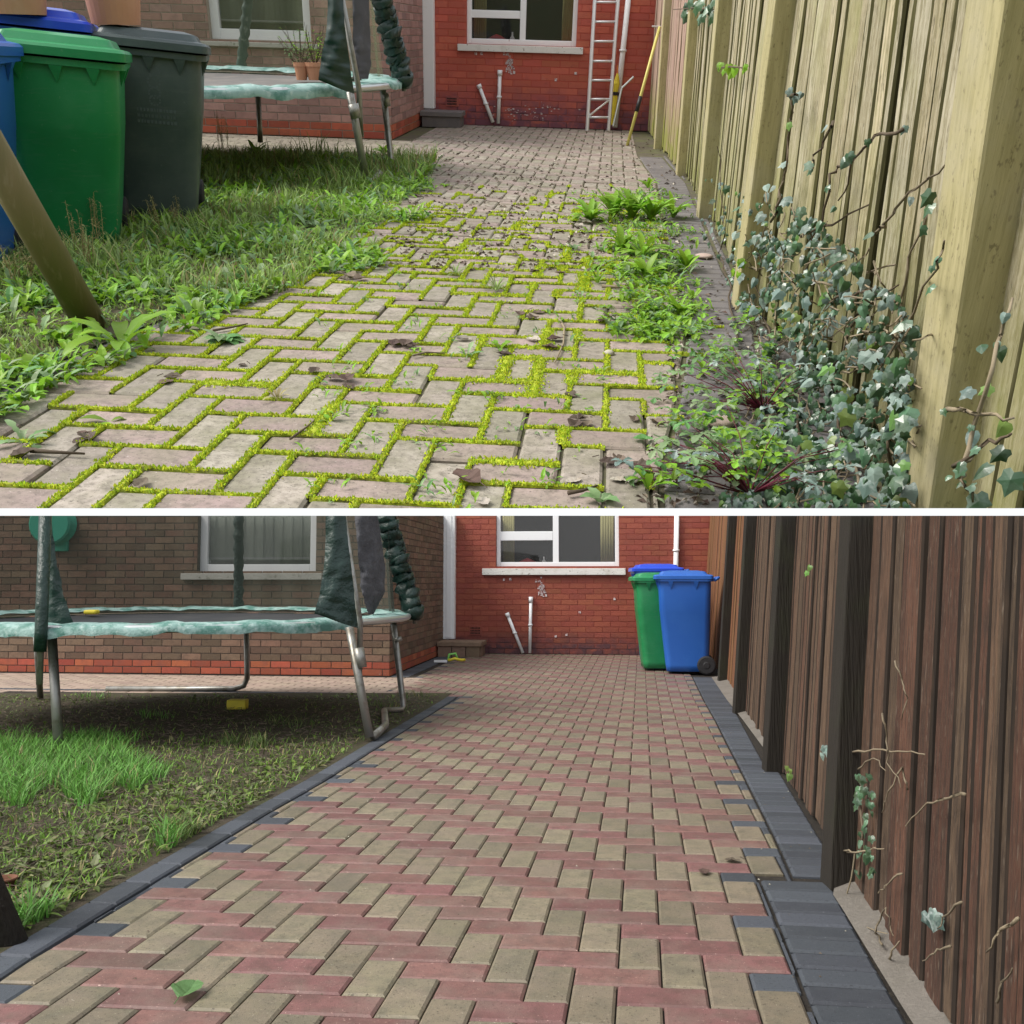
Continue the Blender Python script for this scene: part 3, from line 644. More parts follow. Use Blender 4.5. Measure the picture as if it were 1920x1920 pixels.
def dead_leaf(s, px, py, size, label, group, m='dead', seed=0):
    q = random.Random(seed); b = ground(s, px, py); mb = MB(); n = 7; vs = []
    a0 = q.random() * 6.3; ca, sa = math.cos(a0), math.sin(a0); cu = q.uniform(.5, 1.5)
    for i in range(n + 1):
        t = i / n; hw = math.sin(math.pi * min(1, t * .95 + .03)) ** .7 * .38 * q.uniform(.75, 1.15)
        x = (t - .5)
        for sgn in (-1, 0, 1):
            y = sgn * hw; z = .10 + cu * (y * y * 1.6) * (1 if sgn > 0 else .7) + .35 * x * x * cu + .06 * q.random()
            vs.append(b + Vector(((x * ca - y * sa) * size, (x * sa + y * ca) * size, z * size * .9)))
    fs = []
    for i in range(n): o = i * 3; fs += [(o, o + 1, o + 4, o + 3), (o + 1, o + 2, o + 5, o + 4)]
    mb.add(vs, fs); mb.tube([b + Vector((-.5 * ca * size, -.5 * sa * size, .02)), b + Vector((-.85 * ca * size, -.85 * sa * size, .012 + .03 * size))], .0012, 4)
    return mb.build('dead_leaf', M[m], base=b, label=label, cat='dead leaf', group=group)
def twig(s, pts, rad, label, m='twig', name='twig', cat='twig', group=None, base=None):
    mb = MB(); mb.tube(pts, [rad * (1 - .6 * i / (len(pts) - 1)) for i in range(len(pts))], 6)
    return mb.build(name, M[m], base=pts[0], smooth=True, label=label, cat=cat, group=group)

def window(s, parent, F_, a0, a1, z0, z1, bars, sill, sillm, depth=.06, fw=.055, interior=None, sash=None):
    """frame, glass, sill in a wall opening; F_(a, d, z)"""
    Wn = MB()
    for (p, q) in (((a0, depth, z0), (a0 + fw, depth + .07, z1)), ((a1 - fw, depth, z0), (a1, depth + .07, z1)), ((a0 + fw, depth, z0), (a1 - fw, depth + .07, z0 + fw * 1.1)), ((a0 + fw, depth, z1 - fw), (a1 - fw, depth + .07, z1))): Wn.bbox(p, q, .006, fr=F_)
    W = Wn.build('window', M['upvc'], parent)
    for (p0, p1, h0, h1) in bars:
        b = MB(); b.bbox((p0, depth + .003, h0), (p1, depth + .064, h1), .006, fr=F_); b.build('glazing_bar', M['upvc'], W)
    g = MB(); g.box((a0 + fw * .7, depth + .036, z0 + fw * .7), (a1 - fw * .7, depth + .042, z1 - fw * .7), fr=F_); g.build('pane', M['glass'], W)
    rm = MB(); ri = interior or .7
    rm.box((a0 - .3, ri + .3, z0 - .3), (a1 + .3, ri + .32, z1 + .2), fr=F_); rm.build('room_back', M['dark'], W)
    sb = MB(); sb.bbox((sill[0], -.06, sill[2]), (sill[1], depth - .002, sill[3]), .006, fr=F_); sb.build('window_sill', sillm, parent)
    return W

# ================================================================== the garden in front (freshly laid drive)
def garden2():
    global SCN; SCN = 2; s = 2; R.seed(21)
    # ---- drive
    xl = ylut([(1.5, -1.215), (2.4, -1.175), (3.08, -1.103), (3.98, -.997), (4.61, -.907), (5.96, -.76), (8.41, -.49), (9.3, -.40)])
    xr = ylut([(1.5, .56), (2.09, .632), (2.8, .735), (3.12, .775), (3.1201, .885), (3.6, .961), (4.88, 1.150), (6.98, 1.456), (10.2, 1.90), (13.4, 2.30)])
    hf = frame((-1.307, 10.33), math.radians(-6.5)); V2 = 3.20
    bed = MB(); rows = [1.2 + .35 * i for i in range(36)]; vs = []
    for y in rows: vs += [(-1.6 if y < 8.3 else -6.5, y, gz(s, y) - .012), (2.8, y, gz(s, y) - .012)]
    bed.add(vs, [(2 * i, 2 * i + 1, 2 * i + 3, 2 * i + 2) for i in range(len(rows) - 1)])
    D = bed.build('driveway', M['joint'], kind='structure'); tag(D, label='new red and buff herringbone drive with charcoal borders')
    it = []
    wl = ylut([(0, -9), (8.75, -9), (8.751, -9)])
    for k, P in herringbone(s, -30, 34, -14, 118):
        cy = sum(p[1] for p in P) / 4; cx = sum(p[0] for p in P) / 4
        if cy < 1.35 or cy > 13.8 or cx < -2.2 or cx > 2.8: continue
        A0 = area(P)
        if cy < 8.55: Q = clip_lr(P, xl, xr)
        else:
            Q = clip_lr(P, lambda y: -1.30 + (y - 9) * .113 + .14, xr)
        if len(Q) > 2 and cy > 12: Q = clip(Q, hf(0, V2 - .02, 0)[:2], (hf.q, -hf.c))
        if len(Q) < 3 or area(Q) < .05 * A0: continue
        fr_ = area(Q) / A0; mi = 0 if k == 'h' else 1
        if (fr_ < .72 and k == 'h') or fr_ < .22: mi = 2
        it.append((Q, mi, (R.random() - .5) * .003, ((R.random() - .5) * .012, (R.random() - .5) * .012)))
    # charcoal borders
    bl = []
    for P in strip_blocks(lambda y: xl(y) - .004, 1.6, 8.5, .205, .094, -1): bl.append((P, 2, .005, (0, 0)))
    for P in strip_blocks(lambda y: xr(y) + .004, 1.65, 3.02, .103, .235, 1): bl.append((P, 2, .0, ((R.random() - .5) * .01, (R.random() - .5) * .02)))
    for P in strip_blocks(lambda y: xr(y) + .004, 3.125, 4.93, .103, .33, 1) + strip_blocks(lambda y: xr(y) + .004, 4.97, 10.2, .103, .225, 1): bl.append((P, 2, .0, ((R.random() - .5) * .01, (R.random() - .5) * .02)))
    fb = ylut([(1.2, .76), (2.41, .955), (4.9, 1.37), (7.3, 1.77), (9.7, 2.17), (12.6, 2.52), (13.5, 2.6)])
    bl = [(clip_lr(P, lambda y: -9, lambda y: fb(y) - (.02 if 3.1 < y < 4.95 else .075)), a, b, c) for P, a, b, c in bl]
    bl = [b for b in bl if len(b[0]) > 2 and area(b[0]) > .003]
    lb = [b for b in bl if b[0][0][0] < 0]; rb = [b for b in bl if b[0][0][0] >= 0]
    P3 = [M['red'], M['buff'], M['char']]
    pieces(it, P3, D, 'paver', s)
    pieces(lb, P3, D, 'kerb_block', s, gap=.002, ch=.007)
    pieces(rb, P3, D, 'border_block', s, gap=.0048, ch=.008)
    # dark line along the brown house
    hb = [];
    for i in range(30):
        a = -.02 + i * .105; P = [tuple(hf(.02, a, 0)[:2]), tuple(hf(.215, a, 0)[:2]), tuple(hf(.215, a + .1, 0)[:2]), tuple(hf(.02, a + .1, 0)[:2])]
        if a < 3.0: hb.append((P, 2, 0, (0, 0)))
    pieces(hb, P3, D, 'edge_block', s)
    # concrete haunching by the fence
    mb = MB(); vs = []; n = 70
    for i in range(n + 1):
        y = 1.4 + i * (10.2 - 1.4) / n; ins = xr(y) + .20
        if 2.95 < y < 3.12: ins = xr(3.2) + .1
        if 3.12 <= y < 4.95: ins = xr(y) + .33
        vs += [(ins, y, gz(s, y) + .004), (max(ins + .02, fb(y) + .03), y, gz(s, y) + .030 + .008 * math.sin(y * 17))]
    mb.add(vs, [(2 * i, 2 * i + 1, 2 * i + 3, 2 * i + 2) for i in range(n)]); mb.build('mortar_strip', M['mortar'], kind='structure', label='rough grey concrete strip between charcoal blocks and fence')
    # ---- path in front of the brown house
    pth = MB(); pth.add([(-8, 8.75, gz(s, 9) - .004), (-.42, 8.45, gz(s, 9) - .004), (-.2, 10.9, gz(s, 9) - .004), (-8, 11.6, gz(s, 9) - .004)], [(0, 1, 2, 3)])
    PT = pth.build('path', M['joint'], kind='structure', label='pale paved path along the brown brick wall'); pit = []
    for i in range(-36, 2):
        for j in range(0, 22):
            a = i * .205 + (.1 if j % 2 else 0); v_ = -.12 - j * .105
            P = [tuple(hf(a, v_, 0)[:2]), tuple(hf(a + .2, v_, 0)[:2]), tuple(hf(a + .2, v_ - .1, 0)[:2]), tuple(hf(a, v_ - .1, 0)[:2])]
            cy = sum(p[1] for p in P) / 4; cx = sum(p[0] for p in P) / 4
            if cx > -.75 - (9 - cy) * -.1 or cy < 8.55 - (cx + .6) * .1: continue
            pit.append((P, 2 if j in (13,) else 0, 0, (0, 0)))
    pieces(pit, [M['pathp'], M['pathp'], M['char']], PT, 'path_block', s, cap=150)
    # ---- lawn
    yy = [1.2 + i * .4 for i in range(20)]
    sheet('lawn', s, [(y, -9, xl(y) - .09) for y in yy], .004, M['soil'], nx=12, label='patchy trodden lawn beside the new drive')
    q = random.Random(5); gb = MB(); dg = MB(); lg_ = MB()
    def edge(y): return xl(y) - .13
    for i in range(110000):
        y = 2.2 + (q.random() ** 1.35) * 6.6; x = edge(y) - (q.random() ** 1.1) * (1.0 + y * .62)
        if y > 8.55 + .1 * math.sin(x * 5): continue
        cl = math.sin(x * 3.1 + y * 2.3) * math.sin(x * 1.3 - y * 3.7) + .5 * math.sin(x * 9 + y * 7)
        px, py = proj(2, (x, y, gz(2, y)))
        lush = (px < 270 + 40 * math.sin(py * .07) and 1385 < py < 1500 + 20 * math.sin(px * .05)) or cl > .95; clump = px > 330
        if not lush and q.random() < .72: continue
        if py < 1392 + 8 * math.sin(px * .03) and q.random() < .75: continue
        h = (.035 + q.random() * .045) * (1.25 if lush else .5); 
        if py < 1370: h *= .8
        blades(lg_ if lush and not clump and q.random() < .8 else (gb if q.random() > .12 else dg), x, y, gz(2, y) + .002, h, .0022 + q.random() * .002, q.random() * 6.3, h * q.uniform(.3, 1.5), (.02 + q.random() * .3) if lush else q.random() * .95 + .02)
    gb.build('grass', M['grass2'], kind='stuff', label='short trodden grass beside the new kerb')
    lg_.build('grass', M['grassl'], kind='stuff', label='bright green patch of grass at the left of the trodden lawn')
    dg.build('dry_grass', M['grassd'], kind='stuff', label='straw coloured cut grass lying on the lawn')
    lv = MB()
    for i in range(14000):
        y = 2.3 + q.random() ** 1.2 * 6.3
        if y > 5.2 and q.random() < (.85 if y < 8.1 else .3): continue
        x = edge(y) - q.random() ** 1.2 * (1.2 + y * .55)
        if math.sin(x * 4 + y * 1.7) * math.sin(y * 3.1 - x) < -.05 and q.random() < .8: continue
        add_leaf(lv, (x, y, gz(2, y) + .012), q.random() * 6.3, q.uniform(0, .9), q.uniform(.025, .055), q.uniform(.012, .026), 'oval', .6, q.random(), q.choice((0, 0, 1)))
    lv.build('ground_cover', [M['leafd'], M['leafd2']], kind='stuff', label='low broad leaved weeds in the trodden lawn')
    lt = MB()
    for i in range(9000):
        y = 2.4 + q.random() * 6; x = edge(y) - q.random() * (1 + y * .5)
        a = q.random() * 3.14; l = q.uniform(.015, .06); lt.tube([(x, y, gz(2, y) + .02), (x + l * math.cos(a), y + l * math.sin(a), gz(2, y) + .025)], .0015, 3, r=q.random())
    lt.build('litter', M['dead'], kind='stuff', label='brown plant litter on the trodden lawn')
    # ---- red painted house
    RH = thing('red_brick_house', 'house wall of red painted brick behind the new drive', 'house', hf(1, V2, gz(2, 13)))
    g = gz(2, 13)
    FR = lambda a, d, z: hf(a, V2 + d, z)
    def wp(px, py): a, b, z = on_plane(2, hf, px, py, v=V2); return a, z
    wa, wz = wp(930, 1062); wb, _ = wp(1161, 1062); top = 1.25
    brick_wall('wall', 2, RH, FR, -.05, 4.2, g, 1.3, [(wa, wb, wz, 1.3)], M['redb'], M['redm'], thick=.6)
    sa, sz1 = wp(905, 1066); sb_, sz0 = wp(1173, 1078)
    mu, _ = wp(1036, 1000); mu2, _ = wp(1047, 1000); _, t0 = wp(980, 1013); _, t1 = wp(980, 996)
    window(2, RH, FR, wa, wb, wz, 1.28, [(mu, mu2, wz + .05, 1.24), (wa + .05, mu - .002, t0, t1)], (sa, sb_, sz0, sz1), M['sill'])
    cu = MB()
    for c0, c1 in ((940, 957), (1128, 1148)):
        a0, _ = wp(c0, 1000); a1, _ = wp(c1, 1000)
        for i in range(5): cu.tube([FR(a0 + (a1 - a0) * i / 4, .32, wz - .1), FR(a0 + (a1 - a0) * i / 4, .32, 1.25)], .022, 6)
    cu.build('curtain', M['curtain'], RH, smooth=True)
    bw = MB(); c = FR(*[wp(985, 1050)[0], .30], wz); c.z = wz + .0; bw.lathe([(.001, 0), (.05, .0), (.11, .03), (.12, .07), (.06, .10), (.01, .12)], c, 16); bw.build('bowl', M['redp'], base=c, smooth=True, label='red bowl standing inside the kitchen window of the red wall', cat='bowl')
    bt = MB(); c = FR(wp(1017, 1050)[0], .27, wz); bt.lathe([(.001, 0), (.03, 0), (.03, .07), (.010, .10), (.010, .14), (.001, .14)], c, 10); bt.build('bottle', M['upvc'], base=c, smooth=True, label='small white bottle inside the kitchen window beside the red bowl', cat='bottle')
    def pipe(p0, p1, name, off=.04, rad=.022, cap=True, nm='waste_pipe', clips=(.5,)):
        a0, z0 = wp(*p0); a1, z1 = wp(*p1); b = MB(); A = FR(a0, -off, z0); B = FR(a1, -off, z1); b.tube([A, B], rad, 12)
        if cap: b.tube([A, A.lerp(B, .10)], rad * 1.35, 12)
        for c_ in clips: m_ = A.lerp(B, c_); b.tube([m_ + Vector((0, 0, .012)), m_ - Vector((0, 0, .012))], rad * 1.4, 12)
        b.build(nm, M['upvc'], RH, smooth=True)
    pipe((951, 1149), (981, 1224), 'a'); pipe((996, 1119), (994, 1224), 'b'); pipe((1269, 950), (1264, 1226), 'c', rad=.034, cap=False, nm='downpipe', clips=(.3,))
    ab = MB(); a0, z0 = wp(880, 1191); a1, z1 = wp(904, 1173)
    ab.bbox((a0, -.012, z0), (a1, .0, z1), .003, fr=FR)
    for i in range(3):
        for j in range(7): ab.box((a0 + .02 + j * (a1 - a0 - .04) / 7, -.016, z0 + .02 + i * .035), (a0 + .032 + j * (a1 - a0 - .04) / 7, -.011, z0 + .04 + i * .035), 1, fr=FR)
    ab.build('air_brick', [M['redb'], M['dark']], RH)
    fl = MB(); q = random.Random(4); a0, z0 = wp(1013, 1104)
    for i in range(46):
        x = a0 + q.gauss(0, .035); z = z0 + q.gauss(0, .07); fl.box((x, -.0115, z), (x + q.uniform(.008, .03), -.0085, z + q.uniform(.008, .03)), fr=FR)
    for (x_, y_) in ((943, 1089), (955, 1088), (1150, 1125), (1040, 1195), (1060, 1192), (1085, 1150)):
        a0, z0 = wp(x_, y_); fl.box((a0, -.0115, z0), (a0 + .03, -.0085, z0 + .03), fr=FR)
    fl.build('flaked_paint', M['paintw'], RH, kind='stuff')
    # ---- brown house with side return and door
    BH = thing('brown_brick_house', 'brown brick house corner with orange plinth beside the new drive', 'house', hf(-2, 0, g))
    FF = lambda a, d, z: hf(a, d, z)
    def fp(px, py): a, b, z = on_plane(2, hf, px, py, v=0); return a, z
    def sp(px, py): a, b, z = on_plane(2, hf, px, py, u=0); return b, z
    a0, z0 = fp(370, 1074); a1, _ = fp(592, 1074)
    brick_wall('wall', 2, BH, FF, -7.5, 0, g, 1.1, [(a0, a1, z0, 1.1)], M['brown2'], M['bmort'], plinth=2, pm=M['plinth'], thick=.25)
    sa, s1 = fp(343, 1075); sb_, s0 = fp(606, 1087)
    m0, _ = fp(436, 1000)
    W = window(2, BH, FF, a0, a1, z0, 1.08, [], (sa, sb_, s0, s1), M['sillg'], fw=.085)
    bl_ = MB(); nsl = 22
    for i in range(nsl):
        x = a0 + .06 + (a1 - a0 - .12) * i / nsl; d = .16 + .012 * (i % 2); bl_.box((x, d, z0 + .14), (x + (a1 - a0 - .12) / nsl + .012, d + .003, 1.08), r=.01 + .9 * R.random(), fr=FF)
    bl_.box((a0 + .06, .15, z0 + .155), (a1 - .06, .153, z0 + .17), 1, fr=FF)
    bl_.build('blind', [M['blind'], M['upvc']], W)
    dv, _ = sp(856, 1200); dv2 = V2
    FS = lambda a, d, z: hf(-d, a, z)
    brick_wall('wall', 2, BH, FS, 0.001, dv, g, 1.25, [], M['brown2'], M['bmort'], plinth=2, pm=M['plinth'], thick=.25, off=1, cap=200)
    dr = MB(); st = g + .205
    dr.bbox((dv, -.035, st), (dv + .09, .06, 1.3), .008, fr=FS); dr.bbox((V2 - .13, -.035, st), (V2 - .03, .06, 1.3), .008, fr=FS); dr.bbox((dv + .09, .0, st), (V2 - .13, .05, 1.3), .008, fr=FS)
    dr.bbox((dv + .14, -.012, st + .1), (dv + .22, .0, 1.25), .004, fr=FS); dr.bbox((dv - .005, -.06, st - .03), (V2 - .03, .05, st), .006, fr=FS)
    dr.bbox((.004, V2 - .14, st), (.165, V2 - .02, 1.3), .008, fr=hf); dr.bbox((.05, V2 - .150, st + .02), (.12, V2 - .139, 1.3), .004, fr=hf)
    dr.build('door', M['upvc'], BH)
    stp = MB(); u1 = on_plane(2, hf, 933, 1212, v=V2 - .75)[0]; u1 = .62
    SB = thing('doorstep', 'brown brick doorstep below the white door frame beside the red wall', 'doorstep', hf(.3, V2 - .4, g))
    stp.bbox((0.02, V2 - .66, g + .14), (u1, V2 - .16, g + .20), .008, fr=hf); stp.build('slab', M['stepb'], SB)
    for r_ in range(1):
        for i in range(3):
            b = MB(); b.bbox((.03 + i * .19, V2 - .64, g + .0), (.03 + i * .19 + .18, V2 - .54, g + .138), .004, fr=hf); b.build('brick', M['stepb'], SB)
        for i in range(2):
            b = MB(); b.bbox((u1 - .12, V2 - .53 + i * .18, g + .0), (u1 - .02, V2 - .36 + i * .18, g + .138), .004, fr=hf); b.build('brick', M['stepb'], SB)
    # plastic saw lying by the wall
    p = ground(2, 840, 1243); T = thing('hand_saw', 'small saw with yellow and green handle lying at the foot of the brown wall', 'saw', p)
    sw = MB(); sw.tube([p + Vector((0, 0, .03)), p + Vector((.08, .03, .05)), p + Vector((.16, .05, .03)), p + Vector((.20, .10, .03))], .018, 8); sw.build('handle', M['yellow'], T, smooth=True)
    sw = MB(); sw.tube([p + Vector((0, .02, .03)), p + Vector((.01, .05, .10)), p + Vector((.09, .06, .11)), p + Vector((.11, .05, .05))], .016, 8); sw.build('grip', M['lime'], T, smooth=True)
    sw = MB(); sw.box((p.x - .17, p.y - .04, p.z + .01), (p.x - .01, p.y + .03, p.z + .035)); sw.build('blade', M['upvc'], T)
    # ---- trampoline
    c = (-2.50, 7.15); r = 1.72; zr = -.285
    def tb(px, py, Y): return dep(2, px, py, Y)
    g6 = gz(2, 6)
    fA = ground(2, 693, 1392); fB = ground(2, 755, 1335); fC = ground(2, 110, 1408); fD = ground(2, 76, 1312)
    fE = ground(2, 463, 1296)
    feet = [([tb(655, 1176, 6.0), fA + Vector((0, 0, .03))], .026), ([tb(738, 1170, 7.2), fB + Vector((.004, 0, .05)), fB + Vector((-.005, -.05, .022)), fB + Vector((-.12, -.15, .03)), fA + Vector((.05, .35, .05)), fA + Vector((.02, .02, .03))], .024),
            ([tb(97, 1185, 5.75), fC + Vector((0, 0, .0))], .028), ([tb(68, 1190, 8.0), fD], .026),
            ([tb(462, 1180, 8.78), fE + Vector((0, 0, .12)), fE + Vector((-.03, 0, .05)), fE + Vector((-.12, 0, .022)), fE + Vector((-1.3, .0, .02))], .026),
            ([tb(672, 1215, 5.98), tb(678, 1252, 5.97)], .034), ([tb(745, 1195, 7.2), tb(748, 1203, 7.2)], .03)]
    poles = [(math.radians(59), tb(640, 940, 6.0), 'none'), (math.radians(98), tb(716, 940, 7.3), 'ruff'), (math.radians(-4), tb(86, 940, 5.45), 'plain'), (math.radians(181), tb(448, 940, 8.8), 'foam')]
    T, P = trampoline(2, c[0], c[1], r, zr, poles, feet, 'round trampoline with dark net and faded green pad beside the new drive', M['net2'], M['tmat'], dict(net=(math.radians(93), math.radians(310)), top=1.4, bare=(math.radians(58), math.radians(100))))
    wedge_sheet(([tb(612, 940, 5.9), tb(608, 1060, 5.85), tb(600, 1110, 5.8), tb(590, 1150, 5.75)], [tb(645, 940, 5.95), tb(656, 1040, 5.9), tb(664, 1110, 5.9), tb(671, 1178, 5.9)]), .03, T, 'green_flap', M['padd'], 3, .012)
    wedge_sheet(([tb(80, 940, 5.7), tb(84, 1050, 5.7), tb(88, 1120, 5.7), tb(90, 1176, 5.7)], [tb(92, 940, 5.7), tb(106, 1050, 5.7), tb(118, 1110, 5.7), tb(137, 1168, 5.7)]), .02, T, 'green_flap', M['padd'], 4, .01)
    wedge_sheet(([tb(662, 940, 6.9), tb(672, 1040, 6.8), tb(676, 1100, 6.7), tb(690, 1150, 6.6)], [tb(705, 940, 7.1), tb(722, 1060, 7.1), tb(722, 1110, 7.0), tb(700, 1152, 6.9)]), .07, T, 'bunched_net', M['netg'], 5, .03)
    # leaves on the trampoline
    q = random.Random(8)
    for i, (x_, y_, L_, m_) in enumerate(((172, 1148, 'big yellow brown leaf lying on the trampoline mat', 'yellow'),)):
        b = dep(2, x_, y_, 8.0); mb = MB(); mb.bbox((b.x - .05, b.y - .05, b.z - .015), (b.x + .05, b.y + .05, b.z + .02), .014); mb.build('fallen_leaf', M['yellow'], base=b, smooth=True, label=L_, cat='leaf')
    # green hose reel on the wall
    a, z = fp(112, 992); hb_ = thing('hose_reel', 'turquoise green hose reel hanging on the brown wall behind the trampoline net', 'hose reel', FF(a, -.1, z))
    b = MB(); ax = Matrix.Rotation(math.pi / 2, 3, 'X'); b.lathe([(.001, -.1), (.21, -.1), (.23, -.08), (.16, -.05), (.16, .05), (.23, .08), (.21, .1), (.001, .1)], FF(a, -.13, z + .05), 22, axis=ax); b.build('drum', M['turq'], hb_, smooth=False)
    b = MB(); b.bbox((a - .12, -.04, z - .25), (a + .12, -.002, z + .2), .01, fr=FF); b.build('bracket', M['turq'], hb_)
    # yellow box under the trampoline
    p = ground(2, 442, 1331); b = MB(); b.bbox((p.x - .075, p.y, p.z), (p.x + .075, p.y + .10, p.z + .075), .010); b.build('plastic_box', M['yellow'], base=p, label='small yellow plastic box in the grass under the trampoline', cat='box')
    # post foot and pot bottom left
    p = ground(2, 8, 1768); b = MB(); b.tube([p + Vector((.02, 0, -.02)), p + Vector((-.20, .0, .45)), p + Vector((-.55, .02, 1.2))], .044, 16); b.build('swing_leg', M['wood2p'], base=p, smooth=True, label='round dark timber leg standing in the lawn at the left edge by the kerb', cat='timber post')
    p = ground(2, 12, 1668); b = MB(); b.lathe([(.018, 0), (.028, .03), (.031, .03), (.031, .037), (.026, .037), (.02, .012), (.001, .012)], p, 18); b.build('flower_pot', M['terrad'], base=p, smooth=True, label='small terracotta pot lying in the trodden lawn at the left edge', cat='flower pot')
    # ---- bins
    z = gz(2, 10.6)
    wheelie_bin((1.915, 10.72, z), math.radians(-90 - 8), M['blue'], M['blue'], 'blue wheelie bin nearest the fence, side and black wheel showing', 'wheelie bins by the red wall', H=1.08, k=1.01)
    wheelie_bin((1.70, 11.1, z), math.radians(-90 - 2), M['green'], M['green'], 'green wheelie bin with green lid between two blue bins', 'wheelie bins by the red wall', H=1.07, k=1.0)
    wheelie_bin((1.80, 11.95, z), math.radians(-90 - 2), M['blue'], M['bluel'], 'blue wheelie bin half hidden behind the green bin', 'wheelie bins by the red wall', H=1.20, k=.99)
    # ---- fence
    LEAN = .078
    FN = thing('brown_fence', 'brown vertical board fence with dark posts beside the new drive', 'fence', (1.4, 5, gz(2, 5)))
    q = random.Random(12)
    y = 1.3
    while y < 13.1:
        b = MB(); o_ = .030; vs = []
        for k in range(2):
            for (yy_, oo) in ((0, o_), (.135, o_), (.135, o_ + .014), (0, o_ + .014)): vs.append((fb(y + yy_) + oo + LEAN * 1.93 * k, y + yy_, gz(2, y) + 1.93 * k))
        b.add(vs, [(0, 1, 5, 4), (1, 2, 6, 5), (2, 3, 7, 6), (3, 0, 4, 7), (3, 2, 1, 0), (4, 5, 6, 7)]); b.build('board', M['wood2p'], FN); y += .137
    posts = [(1.28, .10), (2.97, .10), (4.93, .095), (7.35, .09), (9.75, .08)]
    y = 1.32
    while y < 13.15:
        w_ = q.choice((.035, .055, .070, .100, .135)) if y < 6 else q.choice((.08, .10, .12, .14)); off = q.choice((0, .005, .010)) if y < 7 else q.choice((0, .01)); 
        orange = y > 7.35
        if y > 13: w_ = .1
        x0, x1 = fb(y), fb(y + w_); d = Vector((x1 - x0, w_)).normalized(); nx, ny = -d.y, d.x       # outward to the drive
        z0 = gz(2, y) + q.uniform(.0, .03); zt = z0 + 1.95 + q.uniform(-.02, .02); b = MB(); vs = []
        nz_ = 6
        for k in range(nz_ + 1):
            z = z0 + (zt - z0) * k / nz_; wob = q.uniform(-.002, .002)
            for (yy_, o_) in ((0, off - .002), (.006, off + .004), (w_ - .006, off + .004), (w_ - .001, off - .002), (w_ - .001, off - .016), (0, off - .016)):
                px_ = x0 + (x1 - x0) * yy_ / w_ + nx * (o_ + wob) + LEAN * (z - gz(2, y)); vs.append((px_, y + yy_ + ny * o_, z))
        fs = [(k * 6 + i, k * 6 + (i + 1) % 6, (k + 1) * 6 + (i + 1) % 6, (k + 1) * 6 + i) for k in range(nz_) for i in range(6)] + [(5, 4, 3, 2, 1, 0), tuple(nz_ * 6 + i for i in range(6))]
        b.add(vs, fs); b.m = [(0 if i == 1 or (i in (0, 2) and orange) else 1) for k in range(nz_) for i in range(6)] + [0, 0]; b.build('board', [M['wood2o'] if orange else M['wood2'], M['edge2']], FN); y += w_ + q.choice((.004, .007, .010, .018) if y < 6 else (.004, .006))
    for (yp, wd) in posts:
        x0 = fb(yp) - .085; b = MB()
        def pf(x, y_, z): return Vector((x + LEAN * (z + .9), y_, z))
        b.bbox((x0, yp, gz(2, yp) - .05), (x0 + wd + .02, yp + wd, gz(2, yp) + 2.0), .006, fr=pf); b.build('post', M['wood2p'], FN)
    bk = MB()
    for k, zz in enumerate((.25, 1.0, 1.7)):
        for i in range(12):
            ya, yb = 1.3 + i, 2.3 + i
            bk.add([(fb(ya) + .05 + LEAN * zz, ya, gz(2, ya) + zz), (fb(yb) + .05 + LEAN * zz, yb, gz(2, yb) + zz), (fb(yb) + .05 + LEAN * zz, yb, gz(2, yb) + zz + .09), (fb(ya) + .05 + LEAN * zz, ya, gz(2, ya) + zz + .09), (fb(ya) + .09 + LEAN * zz, ya, gz(2, ya) + zz), (fb(yb) + .09 + LEAN * zz, yb, gz(2, yb) + zz), (fb(yb) + .09 + LEAN * zz, yb, gz(2, yb) + zz + .09), (fb(ya) + .09 + LEAN * zz, ya, gz(2, ya) + zz + .09)], [(0, 3, 2, 1), (4, 5, 6, 7), (0, 1, 5, 4), (3, 7, 6, 2)])
    bk.build('rail', M['wood2p'], FN)
    # ---- leftovers of ivy on the fence
    def fpt(px, py, out=.03):                                     # point on the fence face under a pixel
        x, y, z = ray(2, px, py); lo, hi = .5, 15.
        for _ in range(40):
            t = (lo + hi) / 2; X = t * x; Y = t * y; Z = t * z
            if X < fb(Y) - out + LEAN * (Z - gz(2, Y)): lo = t
            else: hi = t
        return Vector((t * x, t * y, t * z))
    tw = [([(1655, 1850), (1668, 1790), (1690, 1760)], .004), ([(1700, 1480), (1690, 1440), (1660, 1500), (1650, 1530)], .003), ([(1810, 1487), (1770, 1500), (1730, 1510), (1690, 1560)], .0035),
          ([(1690, 1637), (1660, 1660), (1640, 1680)], .003), ([(1655, 1770), (1640, 1745), (1660, 1700), (1672, 1745), (1680, 1760)], .003), ([(1908, 1725), (1870, 1750), (1845, 1800)], .0035), ([(1780, 1772), (1750, 1785), (1720, 1810)], .003),
          ([(1800, 1690), (1770, 1720), (1755, 1745)], .0028), ([(1680, 1240), (1692, 1280), (1700, 1310), (1690, 1360)], .0028), ([(1600, 1410), (1640, 1405), (1700, 1410), (1745, 1412)], .0035), ([(1610, 1440), (1640, 1420), (1665, 1450)], .0028),
          ([(1585, 1593), (1600, 1600), (1587, 1700), (1610, 1730), (1680, 1760)], .003), ([(1590, 1600), (1640, 1590), (1665, 1588)], .003), ([(1655, 1340), (1660, 1380), (1665, 1430), (1700, 1490)], .003), ([(1870, 1880), (1880, 1840), (1908, 1810)], .0028)]
